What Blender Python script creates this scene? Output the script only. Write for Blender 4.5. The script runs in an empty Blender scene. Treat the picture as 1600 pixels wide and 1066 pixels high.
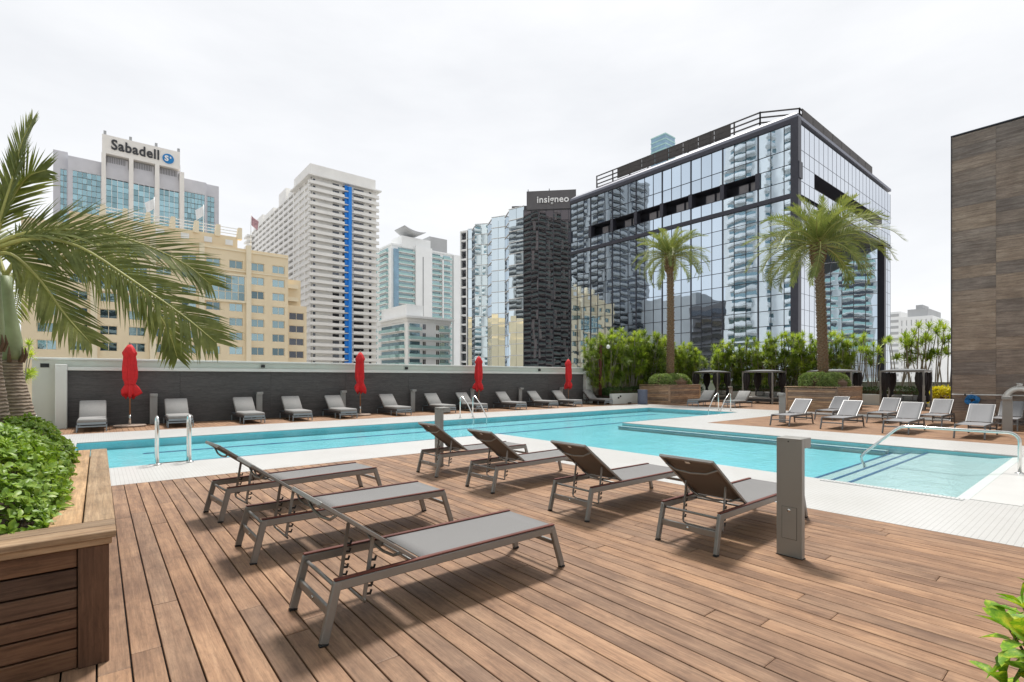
import bpy, math, random
from mathutils import Vector, Matrix
R=math.radians
random.seed(7)
sc=bpy.context.scene
col=sc.collection

# ------------------------------------------------------------------ camera
F_PX,HY,CX,CAM_H=786.0,591.0,800.0,1.55          # focal length / horizon row / centre column of the 1600 px photograph
YAW=math.atan2(646,786)                          # camera turned this much to the right of the +Y axis
FW=(math.sin(YAW),math.cos(YAW)); RT=(math.cos(YAW),-math.sin(YAW))
cd=bpy.data.cameras.new('camera'); cam=bpy.data.objects.new('camera',cd); col.objects.link(cam)
cam.location=(0,0,CAM_H); cam.rotation_euler=(R(90),0,-YAW)
cd.sensor_width=36; cd.lens=36*F_PX/1600; cd.shift_y=(HY-533)/1600
cd.clip_start=.05; cd.clip_end=6000
sc.camera=cam

# ------------------------------------------------------------------ sky, sun, exposure
SUN=Vector((.30,.36,1.03)).normalized()
w=bpy.data.worlds.new('World'); sc.world=w; w.use_nodes=True
nt=w.node_tree; nt.nodes.clear()
o=nt.nodes.new('ShaderNodeOutputWorld'); bg=nt.nodes.new('ShaderNodeBackground'); bg.inputs[1].default_value=.1
sky=nt.nodes.new('ShaderNodeTexSky'); sky.sky_type='NISHITA'; sky.sun_disc=False
sky.sun_elevation=math.asin(SUN.z); sky.sun_rotation=math.atan2(SUN.x,SUN.y)
tc=nt.nodes.new('ShaderNodeTexCoord'); mp=nt.nodes.new('ShaderNodeMapping'); mp.inputs['Scale'].default_value=(1,1,3.2)
nz=nt.nodes.new('ShaderNodeTexNoise'); nz.inputs['Scale'].default_value=1.7; nz.inputs['Detail'].default_value=7; nz.inputs['Roughness'].default_value=.55
cr=nt.nodes.new('ShaderNodeValToRGB')
cr.color_ramp.elements[0].position=.30; cr.color_ramp.elements[0].color=(6.05,6.16,6.36,1)
cr.color_ramp.elements[1].position=.66; cr.color_ramp.elements[1].color=(7.3,7.35,7.45,1)
mx=nt.nodes.new('ShaderNodeMix'); mx.data_type='RGBA'; mx.inputs[0].default_value=.95
L=nt.links.new
L(tc.outputs['Generated'],mp.inputs[0]); L(mp.outputs[0],nz.inputs['Vector']); L(nz.outputs[0],cr.inputs[0])
L(sky.outputs[0],mx.inputs[6]); L(cr.outputs[0],mx.inputs[7]); L(mx.outputs[2],bg.inputs[0]); L(bg.outputs[0],o.inputs[0])
sd=bpy.data.lights.new('sun','SUN'); sd.energy=3.2; sd.angle=R(9); sd.color=(1,.96,.9)
so=bpy.data.objects.new('sun',sd); col.objects.link(so); so.rotation_euler=SUN.to_track_quat('Z','Y').to_euler(); so.location=(0,0,60)
vs=sc.view_settings; vs.view_transform='Standard'; vs.look='None'; vs.exposure=.52; vs.gamma=1; vs.use_curve_mapping=False
sc.render.engine='CYCLES'
sc.cycles.max_bounces=8; sc.cycles.transparent_max_bounces=10; sc.cycles.glossy_bounces=4
sc.cycles.caustics_reflective=False; sc.cycles.caustics_refractive=False
sc.cycles.sample_clamp_indirect=6

# ------------------------------------------------------------------ photo pixel -> place
def at(px,py,z=0.):
    Z=F_PX*(CAM_H-z)/(py-HY); r=(px-CX)/F_PX*Z
    return (FW[0]*Z+RT[0]*r, FW[1]*Z+RT[1]*r)
def aty(px,y,py=HY):
    k=(px-CX)/F_PX; Z=y/(FW[1]+RT[1]*k)
    return ((FW[0]+RT[0]*k)*Z, CAM_H-(py-HY)/F_PX*Z)
def atx(px,x,py=HY):
    k=(px-CX)/F_PX; Z=x/(FW[0]+RT[0]*k)
    return ((FW[1]+RT[1]*k)*Z, CAM_H-(py-HY)/F_PX*Z)
def atd(px,Z,py=HY):
    k=(px-CX)/F_PX
    return Vector(((FW[0]+RT[0]*k)*Z,(FW[1]+RT[1]*k)*Z,CAM_H-(py-HY)/F_PX*Z))

# ------------------------------------------------------------------ materials
MATS={}
def newmat(name):
    m=bpy.data.materials.new(name); m.use_nodes=True; m.node_tree.nodes.clear(); MATS[name]=m
    n=m.node_tree.nodes; out=n.new('ShaderNodeOutputMaterial'); b=n.new('ShaderNodeBsdfPrincipled')
    m.node_tree.links.new(b.outputs[0],out.inputs[0]); return m,n,m.node_tree.links.new,b,out
def ramp(n,stops):
    r=n.new('ShaderNodeValToRGB'); e=r.color_ramp.elements
    while len(e)<len(stops): e.new(.5)
    for i,(p,c) in enumerate(stops): e[i].position=p; e[i].color=(*c,1)
    return r
def mixc(n,l,a,b,fac,mode='MIX'):
    x=n.new('ShaderNodeMix'); x.data_type='RGBA'; x.blend_type=mode
    for s,v in ((0,fac),(6,a),(7,b)):
        if hasattr(v,'links') or hasattr(v,'is_linked'): l(v,x.inputs[s])
        elif s==0: x.inputs[0].default_value=v
        else: x.inputs[s].default_value=(*v,1)
    return x.outputs[2]
def vpos(n,l,scale=(1,1,1),rnd=0.,obj=False,rot=None):
    if obj:
        t=n.new('ShaderNodeTexCoord'); src=t.outputs['Object']
    else:
        t=n.new('ShaderNodeNewGeometry'); src=t.outputs['Position']
    if rnd:
        oi=n.new('ShaderNodeObjectInfo'); m=n.new('ShaderNodeMath'); m.operation='MULTIPLY'; m.inputs[1].default_value=rnd
        l(oi.outputs['Random'],m.inputs[0]); ad=n.new('ShaderNodeVectorMath'); ad.operation='ADD'; l(src,ad.inputs[0]); l(m.outputs[0],ad.inputs[1]); src=ad.outputs[0]
    mp=n.new('ShaderNodeMapping'); mp.inputs['Scale'].default_value=scale
    if rot: mp.inputs['Rotation'].default_value=rot
    l(src,mp.inputs[0]); return mp.outputs[0]
def noise(n,l,v,scale,detail=4,rough=.55,dist=0):
    x=n.new('ShaderNodeTexNoise'); x.inputs['Scale'].default_value=scale; x.inputs['Detail'].default_value=detail
    x.inputs['Roughness'].default_value=rough; x.inputs['Distortion'].default_value=dist; l(v,x.inputs['Vector']); return x.outputs[0]
def bump(n,l,b,h,strength,dist=.01):
    x=n.new('ShaderNodeBump'); x.inputs['Strength'].default_value=strength; x.inputs['Distance'].default_value=dist
    l(h,x.inputs['Height']); l(x.outputs[0],b.inputs['Normal'])
def simple(name,c,rough=.6,metal=0,var=.12,scale=3,bmp=0,bscale=60,rnd=0,spec=.5,objvar=0):
    m,n,l,b,out=newmat(name)
    v=vpos(n,l,rnd=rnd); h=noise(n,l,v,scale,5)
    r=ramp(n,[(.25,[x*(1-var) for x in c]),(.75,[min(1,x*(1+var)) for x in c])]); l(h,r.inputs[0]); cc=r.outputs[0]
    if objvar:
        oi=n.new('ShaderNodeObjectInfo'); r2=ramp(n,[(0,[1-objvar]*3),(1,[1+objvar*.6]*3)]); l(oi.outputs['Random'],r2.inputs[0])
        cc=mixc(n,l,cc,r2.outputs[0],1.,'MULTIPLY')
    l(cc,b.inputs['Base Color'])
    b.inputs['Roughness'].default_value=rough; b.inputs['Metallic'].default_value=metal; b.inputs['Specular IOR Level'].default_value=spec
    if bmp: bump(n,l,b,noise(n,l,v,bscale,3),bmp)
    return m
def wood(name,cols,axis='y',rough=.62,contrast=1.,blotch=.5,bs=.35,fine=1.):
    m,n,l,b,out=newmat(name)
    st={'x':(.9,14,14),'y':(14,.9,14),'z':(14,14,.9)}[axis]
    st2={'x':(4,90,90),'y':(90,4,90),'z':(90,90,4)}[axis]
    v=vpos(n,l,st,rnd=37.); g=noise(n,l,v,1.1,6,.6,.6)
    r=ramp(n,[(.22,cols[0]),(.5,cols[1]),(.8,cols[2])]); l(g,r.inputs[0])
    fg=noise(n,l,vpos(n,l,st2,rnd=11.),1.,3,.6)
    r2=ramp(n,[(.3,[1-.30*fine]*3),(.65,[1+.08*fine]*3)]); l(fg,r2.inputs[0])
    c=mixc(n,l,r.outputs[0],r2.outputs[0],1.,'MULTIPLY')
    bl=noise(n,l,vpos(n,l,rnd=5.),1.6,5,.62,.4)
    r3=ramp(n,[(.36,cols[3]),(.62,(1,1,1))]); l(bl,r3.inputs[0])
    c=mixc(n,l,c,r3.outputs[0],blotch,'MULTIPLY')
    oi=n.new('ShaderNodeObjectInfo'); r4=ramp(n,[(0,(.66,.68,.74)),(.28,(.9,.88,.88)),(.6,(1.1,1.02,.95)),(1,(1.36,1.24,1.08))]); l(oi.outputs['Random'],r4.inputs[0])
    c=mixc(n,l,c,r4.outputs[0],contrast,'MULTIPLY')
    sk=noise(n,l,vpos(n,l,{'x':(7,26,26),'y':(26,7,26),'z':(26,26,7)}[axis],rnd=2.),1.,8,.78,1.2); r5=ramp(n,[(.34,(.70,.69,.70)),(.50,(1.,1.,1.)),(.70,(1.14,1.13,1.1))]); l(sk,r5.inputs[0])
    c=mixc(n,l,c,r5.outputs[0],.8,'MULTIPLY')
    l(c,b.inputs['Base Color']); b.inputs['Roughness'].default_value=rough; b.inputs['Specular IOR Level'].default_value=.3
    bump(n,l,b,fg,bs,.004); return m
def leafmat(name,c0,c1,c2,rough=.4,trans=.3,scale=5,spec=.4):
    m,n,l,b,out=newmat(name)
    h=noise(n,l,vpos(n,l,rnd=3.),scale,4,.7); r=ramp(n,[(.3,c0),(.5,c1),(.72,c2)]); l(h,r.inputs[0])
    l(r.outputs[0],b.inputs['Base Color']); b.inputs['Roughness'].default_value=rough; b.inputs['Specular IOR Level'].default_value=spec
    t=n.new('ShaderNodeBsdfTranslucent'); l(mixc(n,l,r.outputs[0],(1.5,1.5,.8),1.,'MULTIPLY'),t.inputs[0])
    x=n.new('ShaderNodeMixShader'); x.inputs[0].default_value=trans; l(b.outputs[0],x.inputs[1]); l(t.outputs[0],x.inputs[2]); l(x.outputs[0],out.inputs[0]); return m
def mirror(name,tint,dark,refl=.8,wave=.35,wscale=.45,rough=.015,objvar=.12):
    m,n,l,b,out=newmat(name)
    n.remove(b)
    g=n.new('ShaderNodeBsdfGlossy'); g.inputs['Roughness'].default_value=rough
    oi=n.new('ShaderNodeObjectInfo'); r=ramp(n,[(0,[x*(1-objvar) for x in tint]),(1,[min(1,x*(1+objvar)) for x in tint])]); l(oi.outputs['Random'],r.inputs[0]); l(r.outputs[0],g.inputs[0])
    d=n.new('ShaderNodeBsdfDiffuse'); d.inputs[0].default_value=(*dark,1)
    x=n.new('ShaderNodeMixShader'); x.inputs[0].default_value=refl; l(d.outputs[0],x.inputs[1]); l(g.outputs[0],x.inputs[2]); l(x.outputs[0],out.inputs[0])
    bp=n.new('ShaderNodeBump'); bp.inputs['Strength'].default_value=wave; bp.inputs['Distance'].default_value=.03
    l(noise(n,l,vpos(n,l,rnd=4.),wscale,2,.5),bp.inputs['Height']); l(bp.outputs[0],g.inputs['Normal']); return m

DECK=wood('deck_wood',[(.18,.102,.062),(.31,.188,.115),(.43,.278,.175),(.60,.58,.60)],'y',blotch=.9,fine=.8,contrast=.42)
PLW_X=wood('planter_wood_x',[(.08,.043,.028),(.14,.08,.052),(.215,.132,.085),(.6,.55,.5)],'x',blotch=.7)
PLW_Y=wood('planter_wood_y',[(.08,.043,.028),(.14,.08,.052),(.215,.132,.085),(.6,.55,.5)],'y',blotch=.7)
PLW_Z=wood('planter_wood_z',[(.085,.046,.03),(.13,.073,.047),(.17,.10,.066),(.7,.65,.6)],'z',blotch=.5)
CAP_X=wood('planter_cap_x',[(.26,.17,.10),(.40,.28,.175),(.52,.39,.26),(.62,.56,.5)],'x',blotch=.8)
CAP_Y=wood('planter_cap_y',[(.26,.17,.10),(.44,.31,.19),(.58,.44,.29),(.62,.56,.5)],'y',blotch=.8)
BXW_X=wood('box_wood_x',[(.30,.205,.14),(.48,.345,.245),(.62,.47,.34),(.6,.55,.5)],'x',blotch=.7)
BXW_Y=wood('box_wood_y',[(.30,.205,.14),(.48,.345,.245),(.62,.47,.34),(.6,.55,.5)],'y',blotch=.7)
TRIM=wood('trim_wood',[(.085,.026,.020),(.13,.042,.032),(.18,.062,.048),(.8,.8,.8)],'x',blotch=.4,contrast=.4)
POLE=wood('pole_wood',[(.25,.11,.055),(.38,.19,.10),(.48,.27,.15),(.8,.8,.8)],'z',blotch=.4,contrast=.3)
CLAD=wood('clad_wood',[(.18,.142,.12),(.305,.25,.215),(.45,.39,.345),(.7,.68,.68)],'y',rough=.55,blotch=.75,contrast=.75,bs=.1)
def tilemat(name,c,g,size,gap,bs=.25,rough=.35):
    m,n,l,b,out=newmat(name); v=vpos(n,l)
    br=n.new('ShaderNodeTexBrick'); br.offset=0; br.inputs['Scale'].default_value=1; br.inputs['Brick Width'].default_value=size; br.inputs['Row Height'].default_value=size
    br.inputs['Mortar Size'].default_value=gap; br.inputs['Mortar Smooth'].default_value=.3
    br.inputs['Color1'].default_value=(*c,1); br.inputs['Color2'].default_value=(*[x*.965 for x in c],1); br.inputs['Mortar'].default_value=(*g,1)
    l(v,br.inputs['Vector']); h=noise(n,l,v,1.3,6,.6); r=ramp(n,[(.3,(.93,.925,.915)),(.6,(1,1,1))]); l(h,r.inputs[0])
    l(mixc(n,l,br.outputs[0],r.outputs[0],1.,'MULTIPLY'),b.inputs['Base Color']); b.inputs['Roughness'].default_value=rough
    inv=n.new('ShaderNodeMath'); inv.operation='SUBTRACT'; inv.inputs[0].default_value=1; l(br.outputs[1],inv.inputs[1])
    bump(n,l,b,inv.outputs[0],bs,.003); return m
TILE=tilemat('white_mosaic',(.56,.557,.548),(.41,.405,.395),.05,.004)
COPE=simple('white_coping',(.57,.57,.56),.4,var=.04,scale=2)
POOLB=tilemat('pool_plaster',(.275,.64,.70),(.25,.60,.67),.15,.002,.05)
POOLS=simple('pool_shelf',(.50,.55,.54),.5,var=.05,scale=2)
LANE=simple('lane_tile',(.012,.085,.22),.4,var=.1)
STEEL=simple('stainless',(.72,.72,.70),.16,1,var=.05)
ALU=simple('lounger_alu',(.272,.266,.256),.42,.55,var=.06,scale=4)
ALUL=simple('lounger_alu_light',(.16,.16,.165),.42,.35,var=.05)
SLING=simple('sling_fabric',(.175,.172,.172),.8,var=.06,scale=400,bmp=.25,bscale=700)
SLINGB=simple('sling_fabric_brown',(.145,.124,.108),.8,var=.08,scale=300,bmp=.25,bscale=700)
SLINGL=simple('sling_fabric_pale',(.215,.215,.225),.8,var=.05,scale=300,bmp=.2,bscale=600)
CUSH=simple('cushion_fabric',(.27,.265,.26),.9,var=.07,scale=30,bmp=.25,bscale=300)
BLUEM=simple('frame_bluegrey',(.27,.32,.36),.45,.3,var=.06)
DARKF=simple('wicker_dark',(.05,.048,.05),.7,var=.25,scale=60,bmp=.5,bscale=90)
BOL=simple('bollard_paint',(.29,.283,.268),.42,.25,var=.05,scale=2)
BOLL=simple('bollard_paint_pale',(.33,.33,.325),.5,.1,var=.05,scale=2)
BLACK=simple('black_plastic',(.012,.012,.013),.5,var=.2)
WHITEP=simple('white_paint',(.74,.74,.73),.5,var=.05)
REDF=simple('red_canvas',(.60,.014,.018),.75,var=.16,scale=9,bmp=.15,bscale=120)
STONE=simple('umbrella_stone',(.33,.25,.20),.85,var=.2,scale=14,bmp=.3,bscale=80)
SAGE=simple('sage_stucco',(.58,.61,.55),.85,var=.06,scale=1.1,bmp=.15,bscale=90)
WALLW=simple('wall_white',(.70,.72,.69),.8,var=.05,scale=1.2,bmp=.1,bscale=90)
PANEL=wood('charcoal_panel',[(.088,.086,.088),(.112,.109,.110),(.14,.135,.135),(.9,.9,.9)],'x',rough=.85,blotch=.3,contrast=0.,bs=.6)
SOIL=simple('soil',(.045,.03,.02),.95,var=.4,scale=20,bmp=.6,bscale=40)
CITY=simple('city_ground',(.40,.39,.37),.9,var=.3,scale=.03)
PODIUM=simple('podium_concrete',(.45,.45,.43),.85,var=.08,scale=.5)
BINM=simple('wicker_blue',(.12,.14,.20),.7,var=.3,scale=55,bmp=.6,bscale=80)
CURT=simple('curtain_cloth',(.035,.033,.036),.9,var=.2,scale=8)
CANOPY=simple('canopy_cloth',(.17,.175,.185),.85,var=.08)
RING=simple('life_ring',(.80,.80,.78),.5,var=.04)
BLUEH=simple('blue_hose',(.012,.16,.42),.45,var=.2,scale=20)
LEAFH=leafmat('hedge_leaf',(.085,.16,.022),(.18,.30,.04),(.38,.47,.085),.42,.25,16,.3)
LEAFB=leafmat('box_leaf',(.12,.18,.055),(.23,.31,.095),(.36,.44,.15),.5,.2,5)
LEAFD=leafmat('low_hedge_leaf',(.03,.06,.02),(.06,.105,.03),(.10,.16,.045),.5,.2,5)
LEAFY=leafmat('yucca_leaf',(.13,.20,.028),(.27,.365,.05),(.50,.54,.10),.4,.38,1.2)
LEAFY2=leafmat('yucca_leaf_dark',(.10,.16,.028),(.21,.285,.05),(.38,.42,.09),.45,.33,1.2)
LEAFC=leafmat('croton_leaf',(.38,.36,.02),(.62,.55,.03),(.70,.62,.06),.4,.3,8)
LEAFP=leafmat('palm_leaf',(.085,.11,.032),(.165,.19,.06),(.30,.315,.11),.5,.3,2.5,.25)
LEAFF=leafmat('date_palm_leaf',(.11,.145,.05),(.21,.25,.085),(.37,.39,.15),.45,.25,1.5,.25)
LEAFV=leafmat('variegated_leaf',(.05,.15,.01),(.17,.33,.02),(.62,.60,.06),.5,.25,22,.25)
RACH=simple('frond_rib',(.40,.39,.12),.5,var=.2,scale=6)
CSHAFT=simple('crownshaft',(.30,.36,.20),.5,var=.28,scale=5,bmp=.1,bscale=30)
STEMG=simple('cane_grey',(.30,.26,.21),.9,var=.25,scale=10,bmp=.3,bscale=50)
TWIG=simple('twig',(.16,.10,.065),.9,var=.3,scale=20)
def barkmat(name,c,ringsc,amt=.45):
    m,n,l,b,out=newmat(name)
    wv=n.new('ShaderNodeTexWave'); wv.bands_direction='Z'; wv.inputs['Scale'].default_value=ringsc; wv.inputs['Distortion'].default_value=2.2; wv.inputs['Detail'].default_value=3; wv.inputs['Detail Scale'].default_value=2
    v=vpos(n,l); l(v,wv.inputs['Vector']); h=noise(n,l,v,18,5,.65)
    r=ramp(n,[(.1,[x*(1-amt) for x in c]),(.6,c),(1,[x*1.25 for x in c])]); l(wv.outputs[1],r.inputs[0])
    r2=ramp(n,[(.3,(.65,.62,.6)),(.7,(1.1,1.1,1.1))]); l(h,r2.inputs[0])
    l(mixc(n,l,r.outputs[0],r2.outputs[0],1.,'MULTIPLY'),b.inputs['Base Color']); b.inputs['Roughness'].default_value=.9
    bump(n,l,b,wv.outputs[1],.6,.02); return m
BARKP=barkmat('palm_bark',(.36,.29,.23),9,.35)
BARKD=simple('date_trunk',(.26,.19,.125),.95,var=.35,scale=16,bmp=.6,bscale=40)
BARKB=simple('date_boot',(.23,.135,.075),.9,var=.4,scale=14,bmp=.5,bscale=40)
# city
HOTEL=simple('hotel_stucco',(.80,.67,.47),.85,var=.05,scale=.25)
HOTELD=simple('hotel_trim',(.82,.72,.54),.85,var=.04,scale=.3)
CONC=simple('condo_white',(.80,.79,.765),.8,var=.06,scale=.2)
CONC2=simple('tower_white',(.82,.835,.84),.8,var=.04,scale=.2)
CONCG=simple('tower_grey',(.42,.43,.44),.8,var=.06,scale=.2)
SABG=simple('grey_granite',(.60,.60,.64),.6,var=.06,scale=.4)
SABW=simple('bank_white',(.82,.79,.75),.7,var=.04,scale=.3)
BSTRIPE=simple('blue_stripe',(.015,.23,.74),.6,var=.06)
SIGND=simple('sign_charcoal',(.035,.035,.04),.5,var=.1)
SIGNB=simple('sign_blue',(.0,.20,.52),.4,var=.08)
SIGNW=simple('sign_white',(.82,.82,.82),.4,var=.03)
DARKW=mirror('window_dark',(.16,.17,.19),(.05,.05,.055),.55,.1,.8)
TEALW=mirror('window_teal',(.42,.56,.60),(.12,.20,.22),.5,.2,.6,objvar=.4)
TEALR=simple('balcony_glass_teal',(.34,.54,.53),.25,var=.15,scale=.3)
BLUEG=simple('bay_glass_blue',(.22,.36,.48),.2,var=.2,scale=.3)
GLASS=mirror('facade_mirror',(.66,.77,.88),(.03,.045,.06),.9,.27,.30,objvar=.07)
GLASSR=mirror('facade_mirror_pale',(.80,.84,.90),(.12,.14,.16),.9,.5,.5,objvar=.06)
GLASSI=mirror('serrated_mirror',(.72,.82,.87),(.05,.07,.08),.9,.22,.25,objvar=.06)
GLASSK=mirror('black_mirror',(.15,.135,.142),(.035,.03,.033),.7,.16,.3,objvar=.12)
MULL=simple('mullion_dark',(.045,.045,.06),.4,.3,var=.1)
LOUV=simple('louver_dark',(.07,.062,.06),.6,.2,var=.2,scale=.8)
ROOFE=simple('roof_edge',(.20,.21,.26),.5,.2,var=.06,scale=.3)
INSD=simple('black_clad',(.105,.10,.105),.6,var=.1,scale=.3)

# ------------------------------------------------------------------ mesh helpers
class MB:
    def __init__(s): s.v=[]; s.f=[]
    def add(s,vs,fs):
        k=len(s.v); s.v+= [tuple(p) for p in vs]; s.f+= [tuple(i+k for i in f) for f in fs]; return s
    def quad(s,a,b,c,d): return s.add([a,b,c,d],[(0,1,2,3)])
    def box(s,x0,x1,y0,y1,z0,z1,M=None):
        vs=[Vector((x,y,z)) for z in (z0,z1) for y in (y0,y1) for x in (x0,x1)]
        if M: vs=[M@p for p in vs]
        return s.add(vs,[(0,2,3,1),(4,5,7,6),(0,1,5,4),(2,6,7,3),(0,4,6,2),(1,3,7,5)])
    def cbox(s,x0,x1,y0,y1,z0,z1,b,M=None):       # chamfered box
        vs=[];ix={}
        for i,(X,sx) in enumerate(((x0,1),(x1,-1))):
            for j,(Y,sy) in enumerate(((y0,1),(y1,-1))):
                for k,(Z,sz) in enumerate(((z0,1),(z1,-1))):
                    for a,p in enumerate(((X,Y+sy*b,Z+sz*b),(X+sx*b,Y,Z+sz*b),(X+sx*b,Y+sy*b,Z))):
                        ix[i,j,k,a]=len(vs); vs.append(Vector(p))
        fs=[]
        for i in (0,1):
            q=[ix[i,0,0,0],ix[i,1,0,0],ix[i,1,1,0],ix[i,0,1,0]]; fs.append(q if i else q[::-1])
            q=[ix[0,i,0,1],ix[1,i,0,1],ix[1,i,1,1],ix[0,i,1,1]]; fs.append(q[::-1] if i else q)
            q=[ix[0,0,i,2],ix[1,0,i,2],ix[1,1,i,2],ix[0,1,i,2]]; fs.append(q if i else q[::-1])
        for i in (0,1):
            for j in (0,1):
                fl=(i+j)%2
                q=[ix[i,j,0,0],ix[i,j,1,0],ix[i,j,1,1],ix[i,j,0,1]]; fs.append(q if fl else q[::-1])
                q=[ix[i,0,j,0],ix[i,1,j,0],ix[i,1,j,2],ix[i,0,j,2]]; fs.append(q[::-1] if fl else q)
                q=[ix[0,i,j,1],ix[1,i,j,1],ix[1,i,j,2],ix[0,i,j,2]]; fs.append(q if fl else q[::-1])
                for k in (0,1):
                    q=[ix[i,j,k,0],ix[i,j,k,1],ix[i,j,k,2]]; fs.append(q if (i+j+k)%2 else q[::-1])
        if M: vs=[M@p for p in vs]
        return s.add(vs,fs)
    def bar(s,a,b,w,h,up=(0,0,1),ch=0):           # rectangular bar from a to b (w sideways, h upwards)
        a=Vector(a);b=Vector(b);d=b-a;Ln=d.length;d.normalize();u=Vector(up)
        sd=d.cross(u)
        if sd.length<1e-4: sd=d.cross(Vector((0,1,0)))
        sd.normalize();u=sd.cross(d)
        M=Matrix.Translation(a)@Matrix((d,sd,u)).transposed().to_4x4()
        return s.cbox(0,Ln,-w/2,w/2,-h/2,h/2,ch,M) if ch else s.box(0,Ln,-w/2,w/2,-h/2,h/2,M)
    def tube(s,pts,r,n=8,cap=True):
        pts=[Vector(p) for p in pts]; rs=r if isinstance(r,(list,tuple)) else [r]*len(pts)
        k=len(s.v); pu=None
        for i,p in enumerate(pts):
            d=(pts[min(i+1,len(pts)-1)]-pts[max(i-1,0)]).normalized()
            if pu is None:
                pu=d.orthogonal().normalized()
            pu=(pu-d*pu.dot(d)).normalized(); q=d.cross(pu)
            for j in range(n):
                t=2*math.pi*j/n; s.v.append(tuple(p+(pu*math.cos(t)+q*math.sin(t))*rs[i]))
        for i in range(len(pts)-1):
            for j in range(n):
                a=k+i*n+j;b=k+i*n+(j+1)%n; s.f.append((a,b,b+n,a+n))
        if cap:
            s.f.append(tuple(k+j for j in range(n))[::-1]); e=k+(len(pts)-1)*n; s.f.append(tuple(e+j for j in range(n)))
        return s
    def lathe(s,prof,n=24,c=(0,0,0),rf=None):
        k=len(s.v)
        for i,(r,z) in enumerate(prof):
            for j in range(n):
                t=2*math.pi*j/n; q=r*(rf(t,i) if rf else 1); s.v.append((c[0]+q*math.cos(t),c[1]+q*math.sin(t),c[2]+z))
        for i in range(len(prof)-1):
            for j in range(n):
                a=k+i*n+j;b=k+i*n+(j+1)%n; s.f.append((a,b,b+n,a+n))
        s.f.append(tuple(k+j for j in range(n))[::-1]); e=k+(len(prof)-1)*n; s.f.append(tuple(e+j for j in range(n)))
        return s
    def prism(s,poly,z0,z1):
        n=len(poly); vs=[(x,y,z0) for x,y in poly]+[(x,y,z1) for x,y in poly]
        return s.add(vs,[tuple(range(n))[::-1],tuple(range(n,2*n))]+[(i,(i+1)%n,n+(i+1)%n,n+i) for i in range(n)])
    def mesh(s,name,mat,smooth=False):
        me=bpy.data.meshes.new(name); me.from_pydata(s.v,[],s.f); me.materials.append(mat)
        if smooth: me.polygons.foreach_set('use_smooth',[True]*len(me.polygons))
        me.update(); return me
    def build(s,name,mat,parent=None,smooth=False):
        return inst(name,s.mesh(name,mat,smooth),parent)
def inst(name,me,parent=None,loc=None,rot=None,scale=None):
    o=bpy.data.objects.new(name,me); col.objects.link(o)
    if parent: o.parent=parent
    if loc is not None: o.location=loc
    if rot is not None: o.rotation_euler=rot
    if scale is not None: o.scale=scale
    return o
def smooth_angle(o,ang=40):
    me=o.data; me.polygons.foreach_set('use_smooth',[True]*len(me.polygons))
    try: me.set_sharp_from_angle(angle=R(ang))
    except Exception: pass
    return o
def tag(o,label,cat,group=None):
    o['label']=label; o['category']=cat
    if group: o['group']=group
    return o
def thing(name,label,cat,loc=(0,0,0),rz=0,group=None):
    o=bpy.data.objects.new(name,None); col.objects.link(o); o.empty_display_size=.2
    o.location=loc; o.rotation_euler=(0,0,rz); return tag(o,label,cat,group)
def struct(o): o['kind']='structure'; return o
def stuff(o): o['kind']='stuff'; return o
KIDS={}
def copy_tree(o,parent=None):
    c=o.copy(); col.objects.link(c); c.parent=parent
    for ch in KIDS.get(o.name) or [x for x in col.objects if x.parent==o]: copy_tree(ch,c)
    return c
def kids_cache(root):
    KIDS.clear()
    for x in col.objects:
        if x.parent: KIDS.setdefault(x.parent.name,[]).append(x)
    for x in list(col.objects): KIDS.setdefault(x.name,[])
def place(proto,first,loc,rz,label,group):
    o=proto if first else copy_tree(proto)
    o.location=loc; o.rotation_euler=(0,0,rz); tag(o,label,o['category'],group); return o
def text_mesh(body,size,depth,mat,name,bold=.0,space=1.):
    cu=bpy.data.curves.new(name,'FONT'); cu.body=body; cu.size=size; cu.extrude=depth; cu.offset=bold; cu.space_character=space; cu.resolution_u=4
    t=bpy.data.objects.new(name,cu); col.objects.link(t)
    bpy.context.view_layer.update()
    me=bpy.data.meshes.new_from_object(t.evaluated_get(bpy.context.evaluated_depsgraph_get())); bpy.data.objects.remove(t); bpy.data.curves.remove(cu)
    me.materials.clear(); me.materials.append(mat); return me

# ================================================================== THE SETTING
m=MB(); m.box(-2500,3500,-1500,4500,-22.4,-22); struct(m.build('city_ground',CITY))
m=MB(); m.box(-13.9,37.3,-14,22.4,-21.9,-.62); struct(m.build('podium',PODIUM))
m=MB()
for a in [(-14,8.6,9.25,11.1),(6.54,8.6,-8,9.25),(8.6,14.1,-8,1.25),(14.1,16.36,-8,11.1),(16.36,24.0,9.22,11.1),(22.4,25.3,11.1,18.4),
          (24.0,25.3,-8,11.1),(-14,22.4,15.9,18.4),(-14,-.4,11.1,15.9)]:
    m.box(*a,-.12,0)
struct(m.build('pool_deck',TILE))
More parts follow.
